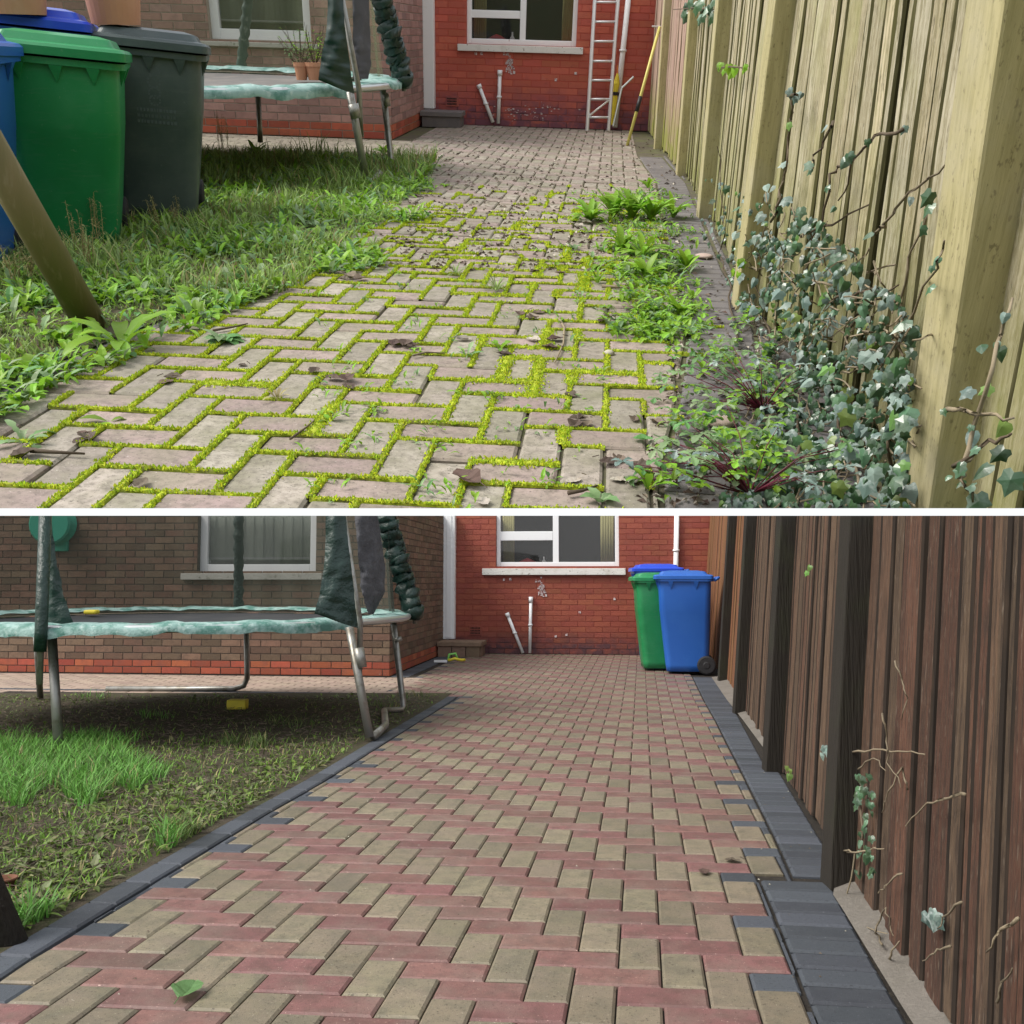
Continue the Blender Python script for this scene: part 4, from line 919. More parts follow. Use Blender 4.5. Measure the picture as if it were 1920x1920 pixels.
    for i, (pp, rad) in enumerate(tw):
        pts = []
        for a, b in zip(pp, pp[1:]):
            for k in range(4): t = k / 4; pts.append(fpt(a[0] + (b[0] - a[0]) * t + q.uniform(-3, 3), a[1] + (b[1] - a[1]) * t + q.uniform(-3, 3), .035 + .02 * q.random()))
        twig(2, pts, rad, 'bare ivy twig clinging to the brown boards of the fence', group='bare ivy twigs on the brown fence')
    iv = thing('ivy_sprig', 'green ivy growing in the dark gap behind the second fence post', 'ivy', fpt(1620, 1600))
    st_ = MB(); st_.tube([fpt(1612, 1500), fpt(1618, 1560), fpt(1610, 1640)], .004, 6); st_.build('stem', M['stem'], iv)
    for i in range(34):
        b = MB(); p = fpt(1618 + q.uniform(-16, 18), q.uniform(1450, 1655), .03 + .05 * q.random()); ivy_leaf(b, p, (-1, -.5 + q.uniform(-.5, .5), q.uniform(-.3, .6)), (q.uniform(-.5, .5), 0, -1), q.uniform(.018, .032)); b.build('leaf', M['ivy'], iv)
    for i, (x_, y_, sz_, L_) in enumerate(((1747, 1727, .05, 'pale green ivy leaf on the near brown boards'), (1548, 1412, .045, 'pale ivy leaf low on the brown boards between two posts'), (1515, 1072, .05, 'yellow green ivy leaf high on the brown boards'), (1392, 1133, .07, 'small ivy sprig on the orange boards beside the blue bin'), (1480, 1447, .05, 'ivy tuft at the foot of the third fence post'))):
        t = thing('ivy_sprig', L_, 'ivy', fpt(x_, y_))
        for k in range(4 if i != 2 else 2): b = MB(); ivy_leaf(b, fpt(x_ + q.uniform(-8, 8), y_ + q.uniform(-12, 12), .04), (-1, -.6, q.uniform(-.2, .5)), (q.uniform(-.5, .5), .2, -1), sz_ * q.uniform(.5, .9)); b.build('leaf', M['ivyp'] if i in (0, 1) else M['ivyg'], t)
    # ---- fallen leaves
    dead_leaf(2, 352, 1868, .085, 'curled pale green leaf lying on the near red paver', None, 'leafp', 3)
    dead_leaf(2, 1320, 1638, .05, 'dark curled leaf on the buff paver, nearer of two by the right border', None, 'dead', 4)
    dead_leaf(2, 1373, 1617, .05, 'dark curled leaf on the buff paver beside the charcoal border', None, 'dead', 9)
    q2 = random.Random(33)
    cr = MB()
    for i in range(320):
        y = 2.1 + q2.random() * 8; x = q2.uniform(xl(y), xr(y) + .2); sz_ = q2.uniform(.0015, .004); z = gz(2, y) + .001
        cr.add([(x - sz_, y, z), (x + sz_, y - sz_, z), (x, y + sz_, z), (x, y, z + sz_)], [(0, 1, 3), (1, 2, 3), (2, 0, 3)], q2.choice((0, 0, 0, 1)))
    cr.build('crumbs', [M['dead'], M['deadp']], kind='stuff', label='specks of soil and grit on the new pavers')

# ================================================================== the overgrown garden on the hillside behind
def garden1():
    global SCN; SCN = 1; s = 1; R.seed(11)
    g = gz(1, 12)
    # hillside the garden lies on
    a = ALPHA[1]; kk = (960 - 953) / F
    hs = MB(); ys = [1.7, 2.5, 4, 6, 9.0, 9.01, 14, 18]
    lo = Matrix.Rotation(ALPHA[1] + math.atan(kk), 3, 'X')
    vs = []
    for y in ys:
        z = gz(1, y) - .020
        for x in (-9, 9):
            # underside follows the sight line just below the garden
            vs.append((x, y, z))
    for y in ys:
        z = math.tan(ALPHA[1] + math.atan(kk)) * y
        for x in (-9, 9): vs.append((x, y, min(z, gz(1, y) - .021)))
    n = len(ys); fs = []
    for i in range(n - 1): fs += [(2 * i, 2 * i + 1, 2 * i + 3, 2 * i + 2), (2 * n + 2 * i, 2 * n + 2 * i + 2, 2 * n + 2 * i + 3, 2 * n + 2 * i + 1), (2 * i, 2 * i + 2, 2 * n + 2 * i + 2, 2 * n + 2 * i), (2 * i + 1, 2 * n + 2 * i + 1, 2 * n + 2 * i + 3, 2 * i + 3)]
    fs += [(0, 2 * n, 2 * n + 1, 1), (2 * n - 2, 2 * n - 1, 4 * n - 1, 4 * n - 2)]
    hs.add(vs, fs); hs.build('hillside', M['hill'], kind='structure')
    xl = ylut([(1.5, -1.50), (2.45, -1.335), (2.93, -1.245), (3.28, -1.14), (3.8, -.99), (4.25, -.91), (5.1, -.83), (6.06, -.81), (7.45, -.76), (8.6, -.74), (8.9, -.74)])
    xr = ylut([(1.5, .30), (2.0, .36), (2.35, .445), (3.45, .67), (4.47, .76), (7.9, 1.157), (9.9, 1.25), (12.6, 1.5)])
    fbf = ylut([(1.5, .87), (1.9, .876), (3.66, .889), (6.05, 1.165), (8.4, 1.40), (12.9, 1.62)])       # face of the posts
    def fb(y): return fbf(y) + .085
    hf = frame((-1.228, 10.72), math.radians(-5)); V1 = 2.08
    bed = MB(); rows = [1.55 + .35 * i for i in range(34)]; vs = []
    for y in rows: vs += [(-1.9 if y < 8.7 else -6.5, y, gz(s, y) - .010), (1.9, y, gz(s, y) - .010)]
    bed.add(vs, [(2 * i, 2 * i + 1, 2 * i + 3, 2 * i + 2) for i in range(len(rows) - 1)])
    D = bed.build('old_driveway', M['joint1'], kind='structure'); tag(D, label='old pinkish herringbone drive with mossy joints')
    it = []; seg = []
    for k, P in herringbone(s, -34, 30, -10, 92):
        cy = sum(p[1] for p in P) / 4; cx = sum(p[0] for p in P) / 4
        if cy < 1.6 or cy > 13 or cx < -2.4 or cx > 2.: continue
        A0 = area(P); Q = clip_lr(P, (xl if cy < 8.8 else (lambda y: -1.15 + (y - 9) * .08)), xr)
        if len(Q) > 2 and cy > 12: Q = clip(Q, hf(0, V1 - .02, 0)[:2], (hf.q, -hf.c))
        if len(Q) < 3 or area(Q) < .05 * A0: continue
        it.append((Q, 0 if k == 'h' else 1, (R.random() - .5) * .006, ((R.random() - .5) * .03, (R.random() - .5) * .03)))
        seg += [(P[0], P[1]), (P[3], P[0])]
    P3 = [M['oldp'], M['oldg'], M['oldd']]
    pieces(it, P3, D, 'paver', s, gap=.0045, ch=.007)
    rb = [(clip_lr(P, lambda y: -9, lambda y: fb(y) - .02), 2, -.002, ((R.random() - .5) * .02, (R.random() - .5) * .03)) for P in strip_blocks(lambda y: xr(y) + .004, 1.6, 9.8, .112, .235, 1)]
    rb += [(clip_lr(P, lambda y: -9, lambda y: fb(y) - .02), 2, -.002, ((R.random() - .5) * .02, (R.random() - .5) * .03)) for P in strip_blocks(lambda y: xr(y) + .245, 1.6, 9.9, .112, .235, 1)]
    rb = [b for b in rb if len(b[0]) > 2 and area(b[0]) > .003]
    pieces(rb, P3, D, 'border_block', s, cap=200, gap=.0075, ch=.008)
    lb = [(P, 2, -.004, ((R.random() - .5) * .03, 0)) for P in strip_blocks(lambda y: xl(y) - .004, 1.7, 8.7, .21, .11, -1)]
    pieces(lb, P3, D, 'edge_block', s, cap=60, gap=.0045)
    # ---- moss in the joints
    q = random.Random(2); mb = MB(); tb_ = MB()
    def nzf(x, y): return .5 + .5 * math.sin(x * 3.3 + 1.7 * math.sin(y * 2.1)) * math.sin(y * 2.9 + x * 1.1 + 1)
    def dens(x, y):
        px, py = proj(1, (x, y, gz(1, y)))
        if not (-20 < px < 1420 and 340 < py < 975): return 0
        d = 1.0
        if py < 500: d = max(0, (py - 340) / 160) * (1.0 if px < 900 else .55)
        if px > 1040 and py > 760: d *= max(.25, 1 - (px - 1040) / 250)
        if px > 1240: d *= .35
        return d * (.55 + .65 * nzf(x, y))
    for (A, B) in seg:
        L_ = math.hypot(B[0] - A[0], B[1] - A[1]); n = max(2, int(L_ / .016)); mx, my = (A[0] + B[0]) / 2, (A[1] + B[1]) / 2
        d0 = dens(mx, my)
        if d0 <= 0.02 or mx < xl(my) - .05 or mx > xr(my) + .05: continue
        if q.random() > min(.95, d0 * 1.4): continue
        dx, dy = (B[0] - A[0]) / L_, (B[1] - A[1]) / L_; nx, ny = -dy, dx
        px0, _ = proj(1, (mx, my, gz(1, my)))
        wide = q.random() < (.28 if 860 < px0 < 1180 else .04)
        w0 = (.0068 if not wide else .018) * q.uniform(.75, 1.25); vs = []; fs = []
        ph = q.random() * 9
        for i in range(n + 1):
            t = i / n; x = A[0] + (B[0] - A[0]) * t; y = A[1] + (B[1] - A[1]) * t
            w_ = w0 * (.75 + .45 * math.sin(t * 7 + ph) * q.random() + .25 * q.random()); hgt = .004 + .004 * q.random()
            for (e_, z_) in ((-1, -.004), (-.55, hgt * .75), (0, hgt), (.55, hgt * .75), (1, -.004)): vs.append((x + nx * w_ * e_, y + ny * w_ * e_, gz(1, y) + z_))
        fs = [(i * 5 + j, i * 5 + j + 1, (i + 1) * 5 + j + 1, (i + 1) * 5 + j) for i in range(n) for j in range(4)]
        mb.add(vs, fs, 0, q.random())
        near = max(.25, min(1, 3.2 / my)); cnt = int(L_ * 900 * near * min(1.2, .4 + d0) * (w0 / .0066) ** .8)
        for i in range(cnt):
            t = q.random(); e_ = q.gauss(0, .55) * w0 * 1.25; x = A[0] + (B[0] - A[0]) * t + nx * e_; y = A[1] + (B[1] - A[1]) * t + ny * e_
            z = gz(1, y) + .003; sz_ = q.uniform(.0022, .0048) / max(near, .55); r_ = q.random() * .97 + .02; a_ = q.random() * 6.3
            ca, sa = math.cos(a_) * sz_, math.sin(a_) * sz_; h = sz_ * q.uniform(.9, 2.0)
            tb_.add([(x + ca, y + sa, z), (x - ca * .5 - sa * .8, y - sa * .5 + ca * .8, z), (x - ca * .5 + sa * .8, y - sa * .5 - ca * .8, z), (x + q.uniform(-1, 1) * sz_ * .6, y + q.uniform(-1, 1) * sz_ * .6, z + h)], [(0, 1, 3), (1, 2, 3), (2, 0, 3)], 0, r_)
    mb.build('moss_bed', M['mossb'], kind='stuff', smooth=True, label='cushion of moss filling the joints of the old drive')
    tb_.build('moss', M['moss'], kind='stuff', label='bright lime moss growing in the joints of the old drive')
    # ---- path along the brown house
    pth = MB(); pth.add([(-8, 9.35, g - .006), (-.8, 8.9, g - .006), (-.75, 10.9, g - .006), (-8, 12.2, g - .006)], [(0, 1, 2, 3)])
    PT = pth.build('path', M['joint1'], kind='structure', label='old pale path along the dry brown brick wall'); pit = []
    for i in range(-34, 1):
        for j in range(0, 16):
            a_ = i * .225 + (.11 if j % 2 else 0); v_ = -.06 - j * .12
            P = [tuple(hf(a_, v_, 0)[:2]), tuple(hf(a_ + .22, v_, 0)[:2]), tuple(hf(a_ + .22, v_ - .115, 0)[:2]), tuple(hf(a_, v_ - .115, 0)[:2])]
            cy = sum(p[1] for p in P) / 4
            if cy < 9.02: continue
            pit.append((P, 0, 0, (0, 0)))
    pieces(pit, [M['patho']], PT, 'path_block', s, cap=120)
    # ---- lawn
    yy = [1.6 + i * .4 for i in range(20)]
    sheet('lawn', s, [(y, -8, xl(y) - .05) for y in yy], .002, M['soil'], nx=10, label='overgrown lawn beside the mossy drive')
    q = random.Random(6); gb = MB(); dg = MB(); lv = MB()
    for i in range(52000):
        y = 2.1 + (q.random() ** 1.3) * 7.1; x = xl(y) + .10 + .06 * math.sin(y * 5.3) * math.sin(y * 2.1) - (q.random() ** 1.15) * (.45 + y * .50)
        cl = .5 + .5 * math.sin(x * 4.1 + y * 2.3) * math.sin(x * 1.3 - y * 3.7)
        near_edge = x > xl(y) - .12
        if near_edge and (q.random() < .35 or y < 3.2): continue
        h = (.03 + .09 * q.random() ** 2) * (.3 + 1.0 * cl); 
        if y > 6.8: h *= 1.5
        if y < 3.6: h *= .55
        dry = q.random() < .13
        blades(dg if dry else gb, x, y, gz(1, y), h, .0020 + q.random() * .0028 + .0002 * y, q.random() * 6.3, h * q.uniform(.2, 1.2), q.random() * .95 + .02)
    gb.build('grass', M['grass'], kind='stuff', label='long unmown grass beside the mossy drive')
    dg.build('dry_grass', M['grassd'], kind='stuff', label='dry seeding grass stalks beside the mossy drive')
    for i in range(34000):
        y = 2.1 + q.random() ** 1.15 * 6.6; x = xl(y) + (.12 + .26 * max(0, math.sin(y * 4.7)) * abs(math.sin(y * 1.9)) * (1 if y > 3.2 else .3)) - q.random() ** 1.1 * (.5 + y * .42)
        if math.sin(x * 5 + y * 1.7) * math.sin(y * 3.7 - x * 2) < 0 and q.random() < .8: continue
        if y < 3.2 and q.random() < .4: continue
        add_leaf(lv, (x, y, gz(1, y) + .01), q.random() * 6.3, q.uniform(.2, 1.35), q.uniform(.03, .09) * (1 + .22 * max(0, y - 3.5) * q.random()), q.uniform(.010, .032), q.choice(('lobed', 'oval', 'blade')), .7, q.random(), q.choice((0, 0, 1)))
    lv.build('ground_cover', [M['leafy'], M['leafp']], kind='stuff', label='mixed broad leaved weeds in the overgrown lawn')
    # seeding stalks
    stk = MB()
    for (x_, y_, hh) in ((185, 455, .42), (190, 470, .3), (152, 500, .26), (170, 520, .25), (210, 455, .2), (415, 290, .33), (425, 285, .28), (30, 540, .15), (60, 540, .16), (300, 440, .18), (330, 430, .16)):
        for k in range(5):
            p = ground(1, x_ + q.uniform(-8, 8), y_ + q.uniform(-5, 5)); top = p + Vector((q.uniform(-.04, .04), q.uniform(-.03, .03), hh * q.uniform(.6, 1.1)))
            stk.tube([p, p.lerp(top, .5) + Vector((q.uniform(-.01, .01), 0, 0)), top], [.002, .0018, .001], 4, r=q.random())
            for j in range(26):
                c_ = p.lerp(top, q.uniform(.35, 1)); add_leaf(stk, c_, q.random() * 6.3, q.uniform(-.2, 1.2), q.uniform(.01, .035), .004, 'oval', 1.2, q.random())
    stk.build('seed_stalks', M['grassd'], kind='stuff', label='pale dry seed stalks in front of the bins')
    # ---- individual weeds
    W = [(230, 655, 8, .24, .050, 'tall bright dandelion at the foot of the timber leg', 'leafy', 'blade', (.7, 1.3)),
         (205, 790, 3, .08, .030, 'flat bright yellow green leaves on the near left pavers', 'leafy', 'blade', (.1, .4)),
         (418, 640, 16, .075, .042, 'broad grey green weed on the left pavers beside the lawn', 'leafp', 'oval', (.2, .9)),
         (45, 830, 9, .09, .022, 'pale thistle at the left edge beside the near pavers', 'leafp', 'lobed', (.3, 1.2)),
         (520, 748, 9, .055, .010, 'dry grass tuft growing between pavers left of centre', 'grassd', 'blade', (.5, 1.3)),
         (700, 462, 26, .075, .006, 'small green grass tuft left of the drive centre', 'grass', 'blade', (.5, 1.4)),
         (855, 516, 20, .07, .006, 'pale grass tuft in the centre of the mossy drive', 'grass', 'blade', (.5, 1.4)),
         (930, 545, 26, .09, .007, 'dark green grass tuft right of the pale tuft in the drive', 'grass', 'blade', (.6, 1.4)),
         (875, 668, 7, .055, .016, 'small thistle, left of the two plants side by side on the drive', 'leafp', 'lobed', (.5, 1.3)),
         (937, 655, 9, .065, .020, 'bright green dandelion right of the small thistle on the drive', 'leafy', 'lobed', (.6, 1.3)),
         (618, 790, 4, .045, .020, 'small green seedling beside the dead stalk on the near pavers', 'leafy', 'oval', (.4, 1.1)),
         (1030, 893, 2, .04, .014, 'tiny pale leaf standing in thick moss near the front', 'leafp', 'oval', (1.1, 1.4)),
         (1005, 470, 7, .055, .012, 'low thin leaved weed in the middle distance of the drive', 'leafy', 'blade', (.3, .9)),
         (1078, 468, 8, .06, .020, 'dull green weed above the mossy joints, right of centre', 'leafp', 'oval', (.4, 1.2)),
         (1040, 500, 5, .05, .014, 'spindly seedling standing in moss right of centre', 'leafy', 'blade', (.6, 1.3)),
         (835, 350, 8, .07, .020, 'low weed patch where the lawn meets the far drive', 'leafy', 'oval', (.3, .9)),
         (1105, 415, 14, .17, .040, 'yellow green dock clump, leftmost of the row of docks', 'leafy', 'blade', (.7, 1.4)),
         (1150, 408, 16, .20, .036, 'tall upright dock clump second in the row by the ivy', 'leafy', 'blade', (.9, 1.45)),
         (1185, 412, 18, .21, .038, 'densest tall dock clump in the middle of the row', 'leafy', 'blade', (.9, 1.45)),
         (1220, 415, 14, .19, .034, 'tall dock clump fourth in the row by the ivy', 'leafy', 'blade', (.9, 1.45)),
         (1262, 408, 14, .16, .034, 'dock clump nearest the ivy at the right end of the row', 'leafy', 'blade', (.8, 1.4)),
         (1215, 352, 10, .13, .030, 'farthest small dock clump near the fence foot', 'leafy', 'blade', (.6, 1.3)),
         (1165, 470, 10, .13, .034, 'green dock clump just below the tall row, left side', 'leafy', 'blade', (.5, 1.3)),
         (1205, 480, 12, .14, .030, 'bushy dock clump below the middle of the tall row', 'leafy', 'lobed', (.5, 1.3)),
         (1210, 520, 12, .13, .032, 'dock clump above the brown stick, left of the border', 'leafy', 'blade', (.6, 1.35)),
         (1240, 510, 8, .11, .028, 'pale leaved weed between docks beside the dark border', 'leafp', 'blade', (.6, 1.3)),
         (1285, 505, 7, .13, .036, 'upright dock growing against the dark border blocks', 'leafy', 'blade', (.8, 1.4)),
         (1275, 590, 6, .10, .036, 'bright curled dock on the border blocks, middle right', 'leafy', 'oval', (.6, 1.2)),
         (1300, 560, 5, .08, .020, 'small weed with pale tip right of the curled dock', 'leafy', 'blade', (.7, 1.3)),
         (1225, 628, 9, .06, .026, 'low green seedlings beside the flat dead leaves, right side', 'leafy', 'oval', (.3, .9)),
         (1120, 530, 7, .08, .014, 'spindly green weed left of the brown stick', 'leafy', 'oval', (.7, 1.4)),
         (1215, 915, 7, .10, .018, 'thin leafy shoot near the front edge right of centre', 'leafy', 'blade', (.7, 1.4)),
         (1318, 895, 3, .09, .030, 'single pale spear shaped leaf in front of the red stems', 'leafp', 'blade', (1.1, 1.45)),
         (1125, 940, 6, .05, .030, 'round leaved weed at the front edge of the drive', 'leafp', 'oval', (.3, 1.0)),
         (1318, 690, 5, .05, .020, 'small green sprout in the moss beside the border', 'leafy', 'oval', (.5, 1.2)),
         (720, 290, 16, .16, .05, 'leafy bindweed climbing round the trampoline leg', 'leafy', 'oval', (.6, 1.45)),
         (480, 298, 12, .20, .05, 'tall dock standing under the trampoline', 'leafy', 'blade', (.7, 1.4)),
         (530, 415, 12, .10, .036, 'low broad weed in the lawn right of the grey bin', 'leafp', 'oval', (.3, 1.0)),
         (600, 430, 12, .10, .036, 'pale broad leaved weed where lawn meets drive', 'leafp', 'oval', (.3, 1.0)),
         (345, 590, 8, .10, .04, 'small dock in the grass beyond the timber leg', 'leafy', 'blade', (.5, 1.2)),
         (110, 640, 9, .10, .045, 'clump of rounded green leaves left of the timber leg', 'leafy', 'oval', (.3, 1.1)),
         (60, 690, 9, .09, .040, 'low rounded weed at the left edge above the pavers', 'leafy', 'oval', (.2, 1.0))]
    for (x_, y_, n, L_, w_, lb_, m_, kd, up) in W:
        if 1090 < x_ < 1300 and 400 < y_ < 600: L_ *= 1.12; w_ *= 1.1; n = int(n * 1.5)
        nm = 'grass_tuft' if 'grass tuft' in lb_ else ('dandelion' if 'dandelion' in lb_ else ('dock_plant' if 'dock' in lb_ else 'weed'))
        weed(1, x_, y_, n, L_, w_, lb_, m_, kd, nm, 'weeds growing through the old drive' if x_ > 400 else 'weeds at the lawn edge', up, q, cat=nm.replace('_', ' '))
    # ---- herb robert with red stems
    for (x_, y_, n, rr, lb_) in ((1405, 935, 34, .30, 'herb robert with a fan of dark red stems at the front edge'), (1428, 775, 30, .26, 'herb robert with red stems behind the front one, by the ivy')):
        p = ground(1, x_, y_); t = thing('herb_robert', lb_, 'plant', p)
        for i in range(n):
            a_ = q.uniform(-2.3, 1.6) if i % 3 else q.uniform(0, 6.3); l = rr * q.uniform(.35, 1); e_ = p + Vector((math.sin(a_) * l, math.cos(a_) * l * .8, q.uniform(.01, .14)))
            b = MB(); b.tube([p + Vector((0, 0, .01)), p.lerp(e_, .5) + Vector((0, 0, q.uniform(.01, .04))), e_], [.0019, .0012, .0008], 5); b.build('stem', M['rstem'], t, smooth=True)
            b = MB()
            for k in range(5): add_leaf(b, e_, k * 1.256 + q.random(), q.uniform(-.2, .5), q.uniform(.020, .036), q.uniform(.012, .022), 'lobed', .6, 0)
            b.build('leaf', M['leafp'] if i % 3 else M['ivyp'], t)
    sd = MB()
    for i in range(520):
        if i < 400: y_ = q.uniform(360, 640); x_ = q.gauss(1190 + (y_ - 360) * .16, 46)
        else: x_, y_ = q.uniform(560, 1330), q.uniform(400, 945)
        p = ground(1, x_, y_)
        if p.x > fb(p.y) - .05 or p.x < xl(p.y) - .02: continue
        big = 1.5 if i < 400 else .8
        for k in range(q.randint(3, 9)):
            add_leaf(sd, p + Vector((q.gauss(0, .02), q.gauss(0, .02), .004)), q.random() * 6.3, q.uniform(.2, 1.3), q.uniform(.015, .05) * big, q.uniform(.006, .014) * big, q.choice(('oval', 'lobed', 'blade')), .8, q.random(), 0 if q.random() < .75 else 1)
    sd.build('seedlings', [M['leafy'], M['leafp']], kind='stuff', label='tiny seedlings scattered between the old pavers and docks')
    lh = MB()
    for i in range(720):
        x_, y_ = q.uniform(1225, 1480), q.uniform(600, 950)
        if math.sin(x_ * .05) * math.sin(y_ * .041 + x_ * .02) < -.1 or q.random() > (x_ - 1180) / 230: continue
        p = ground(1, x_, y_) + Vector((0, 0, q.uniform(.005, .09)))
        for k in range(4): add_leaf(lh, p, k * 1.57 + q.random(), q.uniform(-.2, .5), q.uniform(.016, .034), q.uniform(.012, .022), 'lobed', .6, q.random(), 0 if q.random() < .6 else 1)
    lh.build('low_foliage', [M['leafp'], M['leafy']], kind='stuff', label='low pale herb robert foliage spreading over the dark border blocks')
    # ---- dead leaves and litter
    DL = [(655, 522, .07), (675, 526, .06), (645, 527, .05), (760, 648, .06), (740, 646, .06), (775, 652, .05), (650, 715, .06), (655, 728, .05), (590, 700, .05), (625, 712, .05),
          (1040, 640, .06), (1030, 655, .055), (945, 668, .05), (975, 592, .05), (1000, 600, .05), (1010, 588, .045), (875, 905, .085), (1085, 790, .05), (1078, 800, .05), (1100, 800, .045), (1070, 745, .04), (1160, 865, .04), (1140, 870, .045), (1200, 880, .05),
          (1190, 790, .04), (1230, 795, .04), (1270, 860, .05), (1260, 872, .045), (890, 430, .06), (875, 435, .05), (905, 438, .05), (980, 442, .055), (770, 455, .05), (750, 460, .05), (1050, 515, .05), (1000, 512, .05), (165, 825, .05), (150, 830, .04), (45, 855, .06), (265, 910, .045),
          (455, 688, .03), (160, 820, .05), (310, 720, .05), (325, 712, .05), (430, 562, .05), (405, 570, .05), (385, 575, .05), (380, 600, .05), (1180, 580, .05), (1200, 570, .055), (1235, 560, .05), (1280, 620, .06), (1300, 625, .05), (1130, 605, .05), (1150, 598, .05)]
    for i, (x_, y_, sz_) in enumerate(DL): dead_leaf(1, x_, y_, sz_, 'curled dark brown dead leaf lying on the mossy old pavers', 'dead leaves on the old drive', 'dead', i)
    PL = [(1190, 905, .05), (1075, 905, .04), (1125, 500, .05), (1150, 460, .05), (1100, 420, .06), (1085, 425, .06), (1120, 432, .05), (1155, 600, .05), (1140, 596, .045), (955, 568, .04), (1000, 640, .05), (905, 944, .04), (1160, 905, .04), (870, 640, .05), (1215, 610, .05), (1190, 612, .05)]
    for i, (x_, y_, sz_) in enumerate(PL): dead_leaf(1, x_, y_, sz_, 'pale greyish dead leaf lying on the old pavers', 'pale dead leaves on the old drive', 'deadp', 100 + i)
    dead_leaf(1, 1205, 828, .05, 'flat green fallen leaf on the old pavers near the right border', None, 'leafp', 61)
    lt = MB()
    for i in range(1500):
        py = 250 + q.random() ** .8 * 260; px = q.uniform(760, 1270) if py < 440 else q.uniform(600, 1300); p = ground(1, px, py)
        if p.x > xr(p.y) + .25 or p.x < xl(min(p.y, 8.9)): continue
        sz_ = q.uniform(.008, .024); a_ = q.random() * 6.3; ca, sa = math.cos(a_) * sz_, math.sin(a_) * sz_
        lt.add([(p.x - ca, p.y - sa, p.z + .002), (p.x - sa * .5, p.y + ca * .5, p.z + .006), (p.x + ca, p.y + sa, p.z + .003), (p.x + sa * .4, p.y - ca * .4, p.z + .014)], [(0, 1, 2), (0, 2, 3)], q.choice((0, 0, 1)), q.random())
    for i in range(1100):
        px = 1180 + q.random() * 330; py = 380 + q.random() * 570; p = ground(1, px, py)
        if p.x > fb(p.y) or p.x < xr(p.y) - .05: continue
        sz_ = q.uniform(.004, .016); a_ = q.random() * 6.3; ca, sa = math.cos(a_) * sz_, math.sin(a_) * sz_
        lt.add([(p.x - ca, p.y - sa, p.z + .002), (p.x - sa * .5, p.y + ca * .5, p.z + .006), (p.x + ca, p.y + sa, p.z + .003), (p.x + sa * .4, p.y - ca * .4, p.z + .01)], [(0, 1, 2), (0, 2, 3)], q.choice((0, 0, 1)), q.random())
    lt.build('leaf_litter', [M['dead'], M['deadp']], kind='stuff', label='small dark leaf litter scattered over the far end of the old drive')
    for (pp, rad, lb_) in (([(1065, 932), (1090, 928), (1120, 918)], .006, 'thick brown stick lying on the near pavers right of centre'), ([(1128, 541), (1160, 543), (1198, 546)], .008, 'straight pinkish stick lying across the drive beside the docks'), ([(1048, 602), (1058, 620), (1056, 650), (1040, 686)], .005, 'curved pale twig among the moss right of centre'), ([(775, 672), (800, 666), (835, 668)], .004, 'pale bent twig lying in the middle of the drive'), ([(545, 830), (575, 808), (590, 795)], .0035, 'thin dark twig beside the small seedling'), ([(60, 852), (100, 855), (160, 858)], .007, 'dark twig at the left edge by the thistle'), ([(400, 625), (440, 618), (465, 612)], .005, 'brown stalk lying beside the broad grey green weed')):
        twig(1, [ground(1, *a_) + Vector((0, 0, .010)) for a_ in pp], rad, lb_, 'stem' if 'dark' in lb_ or 'brown' in lb_ else 'twig')
    p = ground(1, 1142, 665); b = MB(); b.lathe([(.001, 0), (.016, .002), (.018, .008), (.010, .014), (.001, .015)], p, 9); b.build('white_stone', M['deadp'], base=p, smooth=True, label='small white stone on the pavers right of centre', cat='stone')
    p = ground(1, 1350, 795); b = MB(); b.lathe([(.001, 0), (.040, .003), (.045, .010), (.03, .017), (.001, .019)], p, 11); b.build('stone', M['stone'], base=p, smooth=True, label='flat grey pink stone among the herb robert leaves', cat='stone')
    p = ground(1, 1320, 483); b = MB(); b.lathe([(.001, 0), (.04, .003), (.045, .010), (.03, .016), (.001, .018)], p, 11); b.build('stone', M['stone'], base=p, smooth=True, label='pink stone at the edge of the ivy above the border', cat='stone')
    # ---- red painted house
    RH = thing('red_brick_house', 'house wall of faded red painted brick behind the mossy drive', 'house', hf(1, V1, g))
    FR = lambda a_, d, z: hf(a_, V1 + d, z)
    def wp(px, py): a_, b_, z = on_plane(1, hf, px, py, v=V1); return a_, z
    wa, wz = wp(874, 82); wb, _ = wp(1080, 85)
    brick_wall('wall', 1, RH, FR, -.05, 4.2, g, 1.4, [(wa, wb, wz, 1.25)], M['redb1'], M['redm1'], thick=.25)
    sa, sz1 = wp(859, 82); sb_, sz0 = wp(1093, 101)
    mu, _ = wp(974, 50); mu2, _ = wp(985, 50); _, t0 = wp(930, 34); _, t1 = wp(930, 19)
    window(1, RH, FR, wa, wb, wz, 1.25, [(mu, mu2, wz + .05, 1.2), (wa + .05, mu - .002, t0, t1)], (sa, sb_, sz0 - .005, sz1), M['sill'])
    cu = MB()
    for c0, c1 in ((886, 903), (1055, 1072)):
        a0, _ = wp(c0, 50); a1, _ = wp(c1, 50)
        for i in range(5): cu.tube([FR(a0 + (a1 - a0) * i / 4, .32, wz - .1), FR(a0 + (a1 - a0) * i / 4, .32, 1.25)], .022, 6)
    cu.build('curtain', M['curtain'], RH, smooth=True)
    c = FR(wp(927, 66)[0], .30, wz); bw = MB(); bw.lathe([(.001, 0), (.05, .0), (.10, .03), (.11, .06), (.06, .09), (.01, .11)], c, 16); bw.build('bowl', M['redp'], base=c, smooth=True, label='red bowl inside the window of the faded red wall', cat='bowl')
    c = FR(wp(957, 66)[0], .27, wz); bt = MB(); bt.lathe([(.001, 0), (.03, 0), (.03, .07), (.010, .10), (.010, .14), (.001, .14)], c, 10); bt.build('bottle', M['upvc'], base=c, smooth=True, label='white bottle beside the red bowl inside the window of the faded red wall', cat='bottle')
